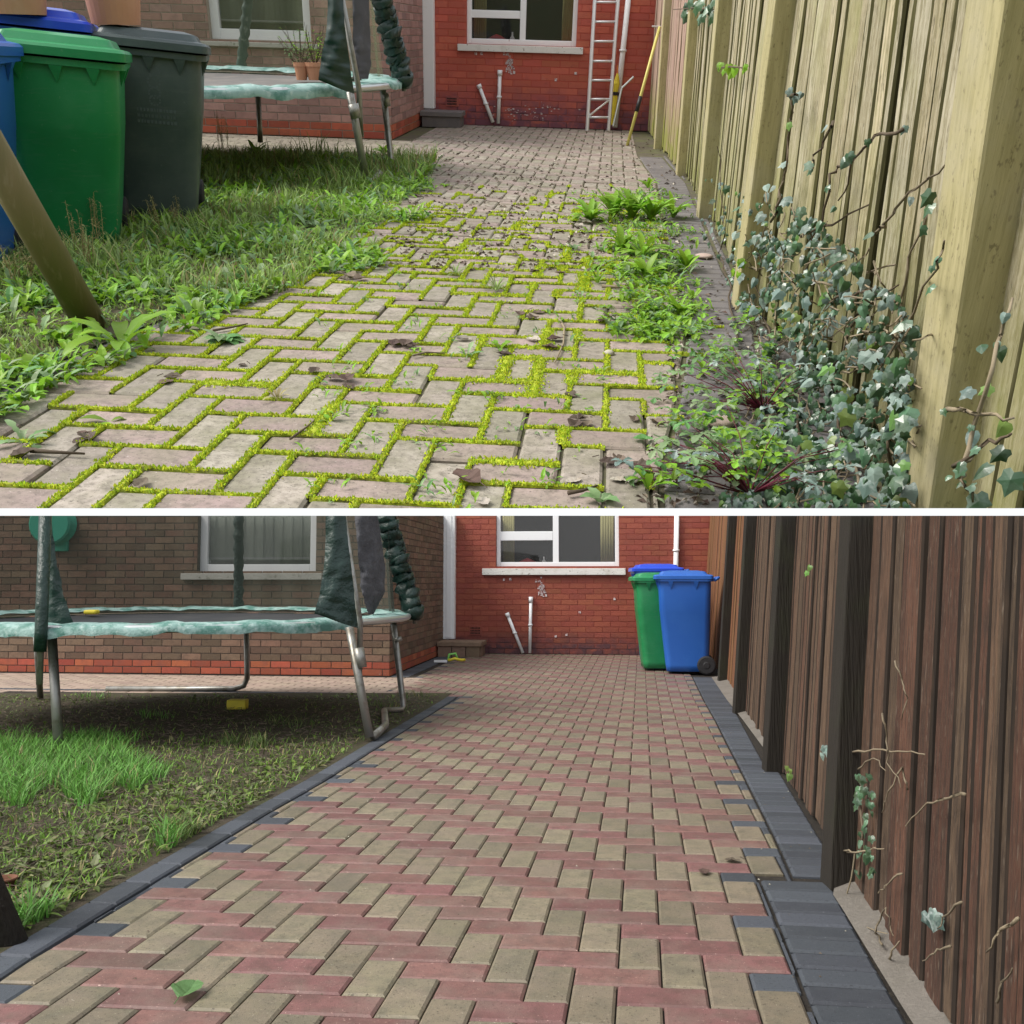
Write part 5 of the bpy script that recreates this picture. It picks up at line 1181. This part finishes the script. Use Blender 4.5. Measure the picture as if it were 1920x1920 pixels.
    def pipe(p0, p1, off=.04, rad=.022, cap=True, nm='waste_pipe', clips=(.5,)):
        a0, z0 = wp(*p0); a1, z1 = wp(*p1); b = MB(); A = FR(a0, -off, z0); B = FR(a1, -off, z1); b.tube([A, B], rad, 12)
        if cap: b.tube([A, A.lerp(B, .10)], rad * 1.35, 12)
        for c_ in clips: m_ = A.lerp(B, c_); b.tube([m_ + Vector((0, 0, .012)), m_ - Vector((0, 0, .012))], rad * 1.4, 12)
        b.build(nm, M['upvc'], RH, smooth=True)
    pipe((898, 158), (925, 229)); pipe((938, 131), (935, 231)); pipe((1181, -30), (1153, 238), rad=.032, cap=False, nm='downpipe', clips=(.45,))
    ab = MB(); a0, z0 = wp(836, 199); a1, z1 = wp(860, 180); ab.bbox((a0, -.012, z0), (a1, .0, z1), .003, fr=FR)
    for i in range(3):
        for j in range(7): ab.box((a0 + .02 + j * (a1 - a0 - .04) / 7, -.016, z0 + .02 + i * .03), (a0 + .032 + j * (a1 - a0 - .04) / 7, -.011, z0 + .037 + i * .03), 1, fr=FR)
    ab.build('air_brick', [M['redb1'], M['dark']], RH)
    fl = MB(); q3 = random.Random(4); a0, z0 = wp(953, 120)
    for i in range(46):
        x = a0 + q3.gauss(0, .032); z = z0 + q3.gauss(0, .07); fl.box((x, -.0115, z), (x + q3.uniform(.008, .03), -.0085, z + q3.uniform(.008, .03)), fr=FR)
    for i in range(60):
        a0, z0 = wp(q3.gauss(985, 34), q3.gauss(210, 8)); sz_ = q3.uniform(.003, .012); fl.box((a0, -.0115, z0), (a0 + sz_ * 2, -.0085, z0 + sz_), fr=FR)
    for (x_, y_) in ((890, 103), (901, 103), (1040, 152), (1077, 140)):
        a0, z0 = wp(x_, y_); fl.box((a0, -.0115, z0), (a0 + .03, -.0085, z0 + .03), fr=FR)
    fl.build('flaked_paint', M['paintw'], RH, kind='stuff')
    # ---- brown house
    BH = thing('brown_brick_house', 'dry brown brick house corner with orange plinth behind the bins', 'house', hf(-2, 0, g))
    FF = lambda a_, d, z: hf(a_, d, z)
    def fp(px, py): a_, b_, z = on_plane(1, hf, px, py, v=0); return a_, z
    def sp(px, py): a_, b_, z = on_plane(1, hf, px, py, u=0); return b_, z
    a0, z0 = fp(394, 73); a1, _ = fp(584, 78)
    brick_wall('wall', 1, BH, FF, -7.5, 0, g, 1.2, [(a0, a1, z0, 1.1)], M['brown1'], M['bmort1'], plinth=2, pm=M['plinth'], thick=.25)
    sa, s1 = fp(372, 76); sb_, s0 = fp(602, 92)
    W_ = window(1, BH, FF, a0, a1, z0, 1.1, [], (sa, sb_, s0, s1), M['sillg'], fw=.09)
    bl_ = MB(); nsl = 16
    for i in range(nsl):
        x = a0 + .06 + (a1 - a0 - .12) * i / nsl; bl_.box((x, .15, z0 + .16), (x + .07, .20, 1.1), 0, .01 + .9 * R.random(), fr=FF)
    bl_.box((a0 + .06, .14, z0 + .17), (a1 - .06, .143, z0 + .185), 1, fr=FF); bl_.build('blind', [M['blindg'], M['upvc']], W_)
    dv, _ = sp(815, 200)
    FS = lambda a_, d, z: hf(-d, a_, z)
    brick_wall('wall', 1, BH, FS, 0.001, dv, g, 1.4, [], M['brown1'], M['bmort1'], plinth=2, pm=M['plinth'], thick=.25, off=1, cap=200)
    dr = MB(); st = g + .18
    dr.bbox((dv, -.035, st), (dv + .09, .06, 1.4), .008, fr=FS); dr.bbox((V1 - .11, -.035, st), (V1 - .03, .06, 1.4), .008, fr=FS); dr.bbox((dv + .09, .0, st), (V1 - .11, .05, 1.4), .008, fr=FS); dr.bbox((dv - .005, -.06, st - .03), (V1 - .03, .05, st), .006, fr=FS)
    dr.bbox((.004, V1 - .14, st), (.135, V1 - .02, 1.4), .008, fr=hf)
    dr.build('door', M['upvc'], BH)
    SB = thing('doorstep', 'mossy grey doorstep below the white door frame of the faded house', 'doorstep', hf(.3, V1 - .4, g))
    b = MB(); b.bbox((0.02, V1 - .50, g + .12), (.52, V1 - .15, g + .175), .008, fr=hf); b.build('slab', M['oldd'], SB)
    b = MB(); b.bbox((0.04, V1 - .48, g), (.50, V1 - .15, g + .118), .006, fr=hf); b.build('step_base', M['oldd'], SB)
    # ---- things by the red wall
    LD = thing('ladder', 'aluminium ladder leaning on the red wall beside the downpipe', 'ladder', FR(wp(1120, 243)[0], -.15, g))
    Yb = 12.35; L0 = ground(1, 1101, 246); L1 = ground(1, 1141, 247); wy = FR(wp(1140, 60)[0], 0, 0).y; L0.y = L1.y = wy - .34; T0 = dep(1, 1119, -60, wy - .09); T1 = dep(1, 1163, -60, wy - .09); L0 = dep(1, 1101, 245, L0.y); L1 = dep(1, 1141, 245, L1.y)
    for A, B in ((L0, T0), (L1, T1)): b = MB(); b.tube([A, B], .022, 6); b.build('rail', M['alu'], LD)
    for y_ in (217, 182, 146, 110, 73, 37, 1):
        t = (243 - y_) / 303.; b = MB(); b.tube([L0.lerp(T0, t), L1.lerp(T1, t)], .014, 8); b.build('rung', M['alu'], LD, smooth=True)
    b = MB(); b.tube([L0.lerp(T0, 27 / 303.), L1.lerp(T1, 62 / 303.)], .012, 6); b.build('brace', M['alu'], LD)
    U = thing('umbrella', 'folded yellow umbrella standing between ladder and downpipe', 'umbrella', ground(1, 1147, 238)); p0 = dep(1, 1147, 234, wy - .22); p1 = dep(1, 1158, 138, wy - .16); p2 = dep(1, 1158, 122, wy - .15)
    b = MB(); b.tube([p0.lerp(p1, t) for t in (0, .2, .4, .55, .62, .8, 1)], [.010, .026, .032, .034, .026, .042, .012], 8); b.build('canopy', M['yellow'], U)
    b = MB(); b.tube([p1, p2], .010, 6); b.build('handle', M['orange'], U); b = MB(); b.tube([p0.lerp(p1, .58), p0.lerp(p1, .64)], .045, 8); b.build('strap', M['black'], U)
    BP = thing('broom_pole', 'long yellow pole with black grip leaning on the fence', 'pole', ground(1, 1176, 272)); p0 = ground(1, 1176, 273); p1 = dep(1, 1237, 50, p0.y + .25)
    b = MB(); b.tube([p0, p1], .016, 8); b.build('shaft', M['ypole'], BP, smooth=True); b = MB(); b.tube([p0.lerp(p1, .29), p0.lerp(p1, .42)], .021, 8); b.build('grip', M['black'], BP, smooth=True)
    b = MB(); b.tube([p1 + Vector((-.08, 0, 0)), p1 + Vector((0.01, 0, 0)), p1 + Vector((.01, 0, -.04))], .008, 6); b.build('hook', M['alu'], BP)
    p = ground(1, 1092, 240); b = MB(); b.bbox((p.x - .07, p.y, p.z), (p.x + .07, p.y + .09, p.z + .11), .03); b.build('yellow_bottle', M['yellow'], base=p, smooth=True, label='yellow plastic container on the ground left of the ladder', cat='container')
    p = ground(1, 1121, 241); b = MB(); b.bbox((p.x - .12, p.y + .02, p.z), (p.x + .10, p.y + .10, p.z + .05), .02); b.build('blue_cloth', M['bluet'], base=p, smooth=True, label='blue cloth bundle on the ground behind the ladder feet', cat='cloth')
    b = MB(); A = dep(1, 1166, 165, 12.2); b.tube([A, dep(1, 1188, 144, 12.2)], .012, 8); b.tube([A, dep(1, 1150, 236, 12.15)], .012, 8); b.build('metal_bar', M['steel2'], base=A, label='short grey metal bar leaning behind the downpipe', cat='metal bar')
    # ---- bins
    B1 = 'wheelie bins standing in the overgrown lawn'
    def bin1(px0, px1, py, H, bm, lm, lab, yaw=0., emblem=False, k=.98, lean=.08, lift=.03):
        p0, p1 = ground(1, px0, py), ground(1, px1, py); c_ = (p0 + p1) / 2; c_.y += .22; c_.z = gz(1, c_.y) - .01
        return wheelie_bin(c_, yaw, bm, lm, lab, B1, H=H, lean=(0, lean), lid_lift=lift, emblem=emblem, k=k)
    bin1(18, 200, 466, .875, M['green'], M['green'], 'green wheelie bin with green lid standing in the long grass', math.radians(17))
    bin1(196, 356, 418, .915, M['greyb'], M['greyb'], 'dark grey wheelie bin with faint crest, terracotta pot on its lid', math.radians(14), True)
    bin1(-245, -22, 520, .90, M['blue'], M['blue'], 'blue wheelie bin nearest the camera, mostly beyond the left edge', math.radians(12))
    bin1(-25, 150, 428, 1.0, M['blue'], M['bluel'], 'blue wheelie bin with shiny lid behind the green bin', math.radians(17))
    # terracotta pots on the lids
    for (x_, y_, Y, rr, hh, lb_) in ((218, 46, 5.35, .115, .3, 'large terracotta pot on the lid of the grey bin'), (35, 27, 5.0, .12, .3, 'terracotta pot on the blue lid at the left edge')):
        p = dep(1, x_, y_, Y); t = thing('flower_pot', lb_, 'flower pot', p, 'terracotta pots on the bins')
        b = MB(); b.lathe([(.001, 0), (rr, 0), (rr * 1.32, hh), (rr * 1.40, hh), (rr * 1.42, hh + .05), (rr * 1.2, hh + .05), (rr * 1.1, hh - .04), (.001, hh - .04)], p, 28); b.build('pot', M['terra'], t, smooth=False)
    # timber leg
    p = ground(1, 172, 612); b = MB(); top = dep(1, -45, 235, 2.9); b.tube([p + (p - top).normalized() * .03, p.lerp(top, .5), top], .052, 20); b.build('swing_leg', M['log'], base=p, smooth=True, label='thick round timber leg slanting out of the grass at the left', cat='timber post')
    # ---- trampoline
    c = (-2.62, 7.95); r = 1.75; zr = -.375
    def tb(px, py, Y): return dep(1, px, py, Y)
    fA = ground(1, 688, 352); fB = ground(1, 735, 322); fE = ground(1, 490, 288)
    feet = [([tb(656, 172, 6.95), fA + Vector((0, 0, .03))], .026), ([tb(718, 168, 7.9), fB + Vector((0, 0, .06)), fB + Vector((-.01, -.05, .022)), fB + Vector((-.12, -.15, .03)), fA + Vector((.05, .35, .05)), fA + Vector((.02, .02, .03))], .024),
            ([tb(484, 175, 9.4), fE + Vector((0, 0, .1))], .024), ([tb(160, 175, 7.0), ground(1, 150, 340)], .026), ([tb(662, 195, 6.9), tb(668, 222, 6.9)], .036), ([tb(722, 176, 7.9), tb(727, 200, 7.9)], .026)]
    poles = [(math.radians(62), tb(634, -40, 6.9), 'none'), (math.radians(97), tb(706, -40, 8.0), 'ruff'), (math.radians(176), tb(470, -40, 9.6), 'foam')]
    T, P = trampoline(1, c[0], c[1], r, zr, poles, feet, 'round trampoline with torn net and faded pad behind the bins', M['net1'], M['tmat1'], dict(net=(math.radians(97), math.radians(300)), top=1.2, bare=(math.radians(62), math.radians(80))))
    wedge_sheet(([tb(616, -40, 6.9), tb(612, 60, 6.85), tb(602, 110, 6.8), tb(597, 150, 6.75)], [tb(640, -40, 6.9), tb(648, 60, 6.85), tb(656, 120, 6.85), tb(664, 176, 6.85)]), .03, T, 'green_flap', M['padd'], 3, .012)
    wedge_sheet(([tb(660, -40, 7.6), tb(662, 60, 7.5), tb(660, 110, 7.4), tb(662, 148, 7.3)], [tb(690, -40, 7.8), tb(694, 60, 7.7), tb(696, 120, 7.6), tb(690, 148, 7.5)]), .05, T, 'bunched_net', M['netg'], 5, .02)
    # potted plants on the mat
    for i, (x_, y_, rr, lb_) in enumerate(((566, 150, .055, 'small terracotta pot with wiry plant on the trampoline, left of two'), (592, 150, .075, 'wider terracotta pot with yellow green plant on the trampoline'))):
        p = dep(1, x_, y_, 8.55); t = thing('potted_plant', lb_, 'potted plant', p)
        b = MB(); b.lathe([(.001, 0), (rr * .75, 0), (rr, .10), (rr * 1.1, .10), (rr * 1.1, .13), (rr * .9, .13), (.001, .11)], p, 16); b.build('pot', M['terra'], t)
        sm = MB(); lf = MB()
        for k in range(26):
            e_ = p + Vector((q.gauss(0, .11), q.gauss(0, .07), .12 + q.uniform(.08, .30))); sm.tube([p + Vector((0, 0, .1)), p.lerp(e_, .6), e_], .0022, 3)
            for j in range(5): add_leaf(lf, p.lerp(e_, q.uniform(.5, 1)), q.random() * 6.3, q.uniform(0, 1), q.uniform(.02, .05), .012, 'oval', .8, q.random())
        sm.build('stem', M['stem'], t); lf.build('foliage', M['leafy'] if i else M['leafp'], t, kind='stuff')
    # ---- fence
    LEANF = ylut([(1.4, -.088), (1.9, -.085), (3.66, -.005), (6.0, -.02), (13, -.02)])
    FN = thing('weathered_fence', 'weathered yellow grey board fence with ivy beside the mossy drive', 'fence', (1.1, 5, gz(1, 5)))
    q = random.Random(31); y = 1.5
    while y < 12.7:
        b = MB(); o_ = .040; vs = []
        for k in range(2):
            for (yy_, oo) in ((0, o_), (.135, o_), (.135, o_ + .014), (0, o_ + .014)): vs.append((fb(y + yy_) + oo + LEANF(y) * 1.88 * k, y + yy_, gz(1, y) + 1.88 * k))
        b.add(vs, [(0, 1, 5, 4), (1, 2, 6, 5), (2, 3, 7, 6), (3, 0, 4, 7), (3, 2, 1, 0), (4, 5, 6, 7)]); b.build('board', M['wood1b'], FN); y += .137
    y = 1.50
    while y < 12.75:
        w_ = q.choice((.04, .055, .07, .10, .13)) if y < 6.2 else q.choice((.06, .09, .12)); off = q.choice((0, .005, .010)) if y < 6.2 else q.choice((0, .010))
        x0, x1 = fb(y), fb(y + w_); d = Vector((x1 - x0, w_)).normalized(); nx, ny = -d.y, d.x
        z0 = gz(1, y) + q.uniform(-.02, .03); zt = gz(1, y) + 1.9 + q.uniform(-.02, .02); b = MB(); vs = []; nz_ = 8
        for k in range(nz_ + 1):
            z = z0 + (zt - z0) * k / nz_; wob = q.uniform(-.003, .003); ww = q.uniform(-.003, .003)
            for (yy_, o_) in ((0, off - .002), (.007 + wob, off + .005), (w_ - .007 + ww, off + .005), (w_ - .001 + ww, off - .002), (w_ - .001 + ww, off - .018), (0, off - .018)):
                vs.append((x0 + (x1 - x0) * yy_ / w_ + nx * (o_ + wob) + LEANF(y) * (z - gz(1, y)), y + yy_ + ny * o_, z))
        fs = [(k * 6 + i, k * 6 + (i + 1) % 6, (k + 1) * 6 + (i + 1) % 6, (k + 1) * 6 + i) for k in range(nz_) for i in range(6)] + [(5, 4, 3, 2, 1, 0), tuple(nz_ * 6 + i for i in range(6))]
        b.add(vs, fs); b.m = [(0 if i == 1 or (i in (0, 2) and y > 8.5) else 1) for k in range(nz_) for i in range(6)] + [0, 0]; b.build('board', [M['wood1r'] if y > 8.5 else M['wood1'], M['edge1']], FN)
        # boards keep the fence's own height for their stain
        y += w_ + q.choice((.004, .008, .012, .022) if y < 6 else (.003, .006))
    for (yp, wd, dp) in ((1.75, .118, .15), (3.66, .095, .10), (6.02, .09, .10), (8.38, .085, .10), (10.6, .08, .09)):
        x0 = fbf(yp); b = MB()
        def pf(x, y_, z): return Vector((x + LEANF(y_) * (z - gz(1, y_)), y_, z))
        b.bbox((x0, yp, gz(1, yp) - .06), (x0 + wd, yp + dp, gz(1, yp) + 1.95), .007, fr=pf); b.build('post', M['post1'], FN)
    bk = MB()
    for zz in (.3, 1.0, 1.65):
        for i in range(11):
            ya, yb = 1.5 + i, 2.5 + i; X = lambda y_: fb(y_) + .06 + LEANF(y_) * zz
            bk.add([(X(ya), ya, gz(1, ya) + zz), (X(yb), yb, gz(1, yb) + zz), (X(yb), yb, gz(1, yb) + zz + .09), (X(ya), ya, gz(1, ya) + zz + .09), (X(ya) + .04, ya, gz(1, ya) + zz), (X(yb) + .04, yb, gz(1, yb) + zz), (X(yb) + .04, yb, gz(1, yb) + zz + .09), (X(ya) + .04, ya, gz(1, ya) + zz + .09)], [(0, 3, 2, 1), (4, 5, 6, 7), (0, 1, 5, 4), (3, 7, 6, 2)])
    bk.build('rail', M['wood1'], FN)
    # ---- ivy
    def fpt(px, py, out=.05):
        x, yv, z = ray(1, px, py); lo, hi = .3, 16.
        for _ in range(40):
            t = (lo + hi) / 2; X, Y, Z = t * x, t * yv, t * z
            if X < fb(Y) - out + LEANF(Y) * (Z - gz(1, Y)) and Z > gz(1, Y) + .01: lo = t
            else: hi = t
        return Vector((t * x, t * yv, t * z))
    poly = [(1315, 330), (1360, 345), (1420, 380), (1440, 340), (1500, 395), (1560, 430), (1600, 470), (1680, 560), (1712, 620), (1710, 952), (1340, 952), (1420, 830), (1400, 700), (1440, 640), (1400, 600), (1360, 520), (1315, 440)]
    def inside(x, y):
        c_ = False; j = len(poly) - 1
        for i in range(len(poly)):
            xi, yi = poly[i]; xj, yj = poly[j]
            if (yi > y) != (yj > y) and x < (xj - xi) * (y - yi) / (yj - yi) + xi: c_ = not c_
            j = i
        return c_
    IV = thing('ivy', 'tangled grey green ivy climbing the foot of the weathered fence', 'ivy', fpt(1500, 700))
    leaves = []
    q = random.Random(77)
    vines = [[(1700, 850), (1640, 800), (1560, 720), (1500, 640)], [(1690, 950), (1660, 820), (1690, 700), (1690, 560), (1720, 440), (1760, 360)], [(1560, 950), (1580, 820), (1560, 700), (1600, 600), (1640, 560), (1700, 530)],
             [(1480, 940), (1500, 800), (1470, 700), (1430, 600), (1420, 520), (1440, 400)], [(1610, 940), (1600, 840), (1640, 700), (1760, 500), (1770, 440)], [(1590, 300), (1560, 330), (1520, 480), (1470, 600)], [(1380, 640), (1370, 560), (1350, 480), (1360, 380), (1340, 250)],
             [(1700, 240), (1640, 260), (1600, 310), (1570, 400)], [(1640, 545), (1570, 560), (1510, 610)], [(1500, 440), (1560, 420), (1640, 380)], [(1450, 420), (1465, 340), (1480, 240), (1490, 170)], [(1790, 880), (1850, 830), (1910, 810)], [(1780, 765), (1840, 775), (1910, 790)], [(1800, 900), (1870, 640), (1900, 540)],
             [(1820, 850), (1800, 900), (1830, 945)], [(1640, 440), (1660, 420), (1720, 350), (1790, 300)], [(1560, 230), (1530, 290), (1520, 330)], [(1600, 560), (1560, 540), (1500, 520), (1440, 540)]]
    st_ = []
    for v in vines:
        pts = []
        for a_, b_ in zip(v, v[1:]):
            for k in range(5): t = k / 5; pts.append(fpt(a_[0] + (b_[0] - a_[0]) * t + q.uniform(-6, 6), a_[1] + (b_[1] - a_[1]) * t + q.uniform(-6, 6), (.05 if a_[0] < 1740 else .13) + q.uniform(0, .04)))
        b = MB(); b.tube(pts, [.0045 * (1 - .6 * i / len(pts)) for i in range(len(pts))], 6); b.build('stem', M['stem'] if q.random() < .5 else M['twig'], IV, smooth=True)
        for p_ in pts[::2]:
            if q.random() < .5: leaves.append((p_ + Vector((-.015, -.02, q.uniform(-.02, .02))), q.uniform(.018, .036) * (.7 if p_.y < 1.8 else 1)))
    n = 0
    while n < 1500:
        x_, y_ = q.uniform(1300, 1720), q.uniform(330, 955)
        if not inside(x_, y_): continue
        if math.sin(x_ * .045 + y_ * .02) * math.sin(y_ * .05 - x_ * .013) < -.1 and q.random() < .75: continue
        if x_ > 1560 and q.random() < .35: continue
        n += 1
        if y_ < 640 and q.random() < .25: continue
        dnear = q.uniform(.03, .10) + max(0, (y_ - 500) / 450) * .16 * q.random()
        p_ = fpt(x_, y_, dnear); leaves.append((p_, (q.uniform(.012, .026) if q.random() < .6 else q.uniform(.026, .046))))
    for (x_, y_, sz_) in ((1740, 370, .05), (1745, 540, .035), (1850, 728, .035), (1840, 650, .03), (1875, 660, .04), (1815, 735, .04), (1880, 800, .05), (1820, 820, .055), (1845, 880, .055), (1835, 940, .06), (1875, 850, .045), (1895, 900, .06), (1560, 745, .055), (1525, 735, .05), (1600, 560, .05), (1650, 690, .035), (1610, 500, .045)):
        leaves.append((fpt(x_, y_, .06 if x_ < 1740 else .12), sz_ * .72))
    def lsz(it): x_, y_ = proj(1, it[0]); return it[1] / it[0].y if (0 < x_ < 1920 and y_ < 953) else 0
    leaves.sort(key=lsz, reverse=True); rest = MB()
    for i, (p_, sz_) in enumerate(leaves):
        nrm = Vector((-1 + q.uniform(-.2, .5), -.7 + q.uniform(-.7, .7), q.uniform(-.2, 1.1))); up = Vector((q.uniform(-.6, .6), q.uniform(-.6, .6), -1)); mi = 1 if q.random() < (.50 if p_.y > 3.2 else .26) else (2 if q.random() < .07 else 0)
        if i < 300: b = MB(); ivy_leaf(b, p_, nrm, up, sz_); b.build('leaf', [M['ivy'], M['ivyp'], M['ivyg']][mi], IV)
        else: ivy_leaf(rest, p_, nrm, up, sz_, q.random(), mi)
    rest.build('leaf', [M['ivy'], M['ivyp'], M['ivyg']], IV, kind='stuff')
    tg = MB()
    for i in range(300):
        while True:
            x_, y_ = q.uniform(1300, 1720), q.uniform(330, 955)
            if inside(x_, y_): break
        a_ = q.uniform(0, 6.3); l = q.uniform(15, 60); pts = [fpt(x_ + l * t * math.cos(a_) + q.uniform(-4, 4), min(960, y_ + l * t * math.sin(a_) + q.uniform(-4, 4)), .05 + .08 * q.random()) for t in (0, .33, .66, 1)]
        if max((pts[j] - pts[j + 1]).length for j in range(3)) < .25: tg.tube(pts, .0022, 4, r=q.random())
    tg.build('twigs', M['twig'], IV, kind='stuff')
    # sprig at the top of the fence and the small sprays
    for (x_, y_, n_, sz_, m_, lb_, sx, sy) in ((1300, 18, 16, .085, 'ivy', 'dark green leafy branch hanging over the top of the fence', 38, 16), (1370, 128, 12, .055, 'leafy', 'bright green bramble spray sticking out of the fence boards', 30, 9), (1385, 500, 5, .04, 'leafy', 'bright green leaves at the foot of the second post', 10, 20), (1490, 180, 6, .035, 'ivyp', 'pale ivy spray high on the weathered boards', 14, 20)):
        t = thing('ivy_sprig', lb_, 'ivy', fpt(x_, y_))
        b = MB(); b.tube([fpt(x_ - sx, y_, .05), fpt(x_, y_ - 3, .09), fpt(x_ + sx, y_, .04)], .004, 5); b.build('stem', M['stem'], t)
        for k in range(n_): b = MB(); ivy_leaf(b, fpt(x_ + q.uniform(-sx, sx), y_ + q.uniform(-sy, sy), .05 + .06 * q.random()), (-1, -.8 + q.uniform(-.4, .4), q.uniform(-.2, .8)), (q.uniform(-.8, .8), 0, -1), sz_ * q.uniform(.6, 1.1)); b.build('leaf', M[m_], t)

# ------------------------------------------------------------------ cut each garden along its own limit
def cut(s):
    a = ALPHA[s]; c, q = math.cos(ROLL[s]), math.sin(ROLL[s])
    k = (960 - (967 if s == 2 else 953)) / F
    # u - k d as a linear function of the local point; keep negative (garden 2) or positive (garden 1)
    nzc = (math.cos(a) - k * math.sin(a)); nyc = (-math.sin(a) - k * math.cos(a))
    n = Vector((-q * nzc, nyc, c * nzc)); n.normalize()
    if s == 1: n = -n
    mats = {}
    def mw(o):
        m = o.matrix_basis.copy()
        if o.type != 'EMPTY' or True:
            p = o.parent
            while p is not None: m = p.matrix_basis @ m; p = p.parent
        return m
    kill = []
    for o in OBJS[s]:
        if o.type != 'MESH': continue
        m = mw(o); me = o.data; nv = len(me.vertices)
        if nv == 0: kill.append(o); continue
        co = np.empty(nv * 3); me.vertices.foreach_get('co', co); co = co.reshape(-1, 3)
        M3 = np.array(m.to_3x3()); t = np.array(m.translation)
        d = (co @ M3.T + t) @ np.array(n)
        if d.max() <= 1e-5: continue
        if d.min() >= -1e-6:
            if not o.children: kill.append(o)
            else: o.data = bpy.data.meshes.new(me.name)
            continue
        if me.users > 1: o.data = me.copy(); me = o.data
        inv = m.inverted(); pc = inv @ Vector((0, 0, 0)); pn = (m.to_3x3().transposed() @ n)
        bm = bmesh.new(); bm.from_mesh(me)
        r_ = bmesh.ops.bisect_plane(bm, geom=bm.verts[:] + bm.edges[:] + bm.faces[:], plane_co=pc, plane_no=pn, clear_outer=True, dist=1e-6)
        if len(bm.faces) < 3000:
            ed = [e for e in r_['geom_cut'] if isinstance(e, bmesh.types.BMEdge) and e.is_valid and e.is_boundary]
            try: bmesh.ops.holes_fill(bm, edges=ed, sides=0)
            except Exception: pass
        bm.to_mesh(me); bm.free(); me.update()
    for o in kill: OBJS[s].remove(o); bpy.data.objects.remove(o)

garden2()
garden1()
cut(1); cut(2)
UP = Matrix.Translation((0, 0, EYE))
tilt = math.atan(125 / 1800) - ALPHA[1]
M1 = UP @ Matrix.Rotation(tilt, 4, 'X') @ Matrix.Rotation(ROLL[1], 4, 'Y') @ Matrix.Scale(HILL, 4)
for s, MS in ((1, M1), (2, UP)):
    for o in OBJS[s]:
        if o.parent is None: o.matrix_basis = MS @ o.matrix_basis
# wide ground to the horizon
SCN = 2
gp = MB(); gp.add([(-900, -60, -.30), (900, -60, -.30), (900, 1800, -.30), (-900, 1800, -.30)], [(0, 1, 2, 3)])
gp.build('ground', M['turf'], kind='structure')
for o in OBJS[1] + OBJS[2]:
    if o.name in ('ground',): pass
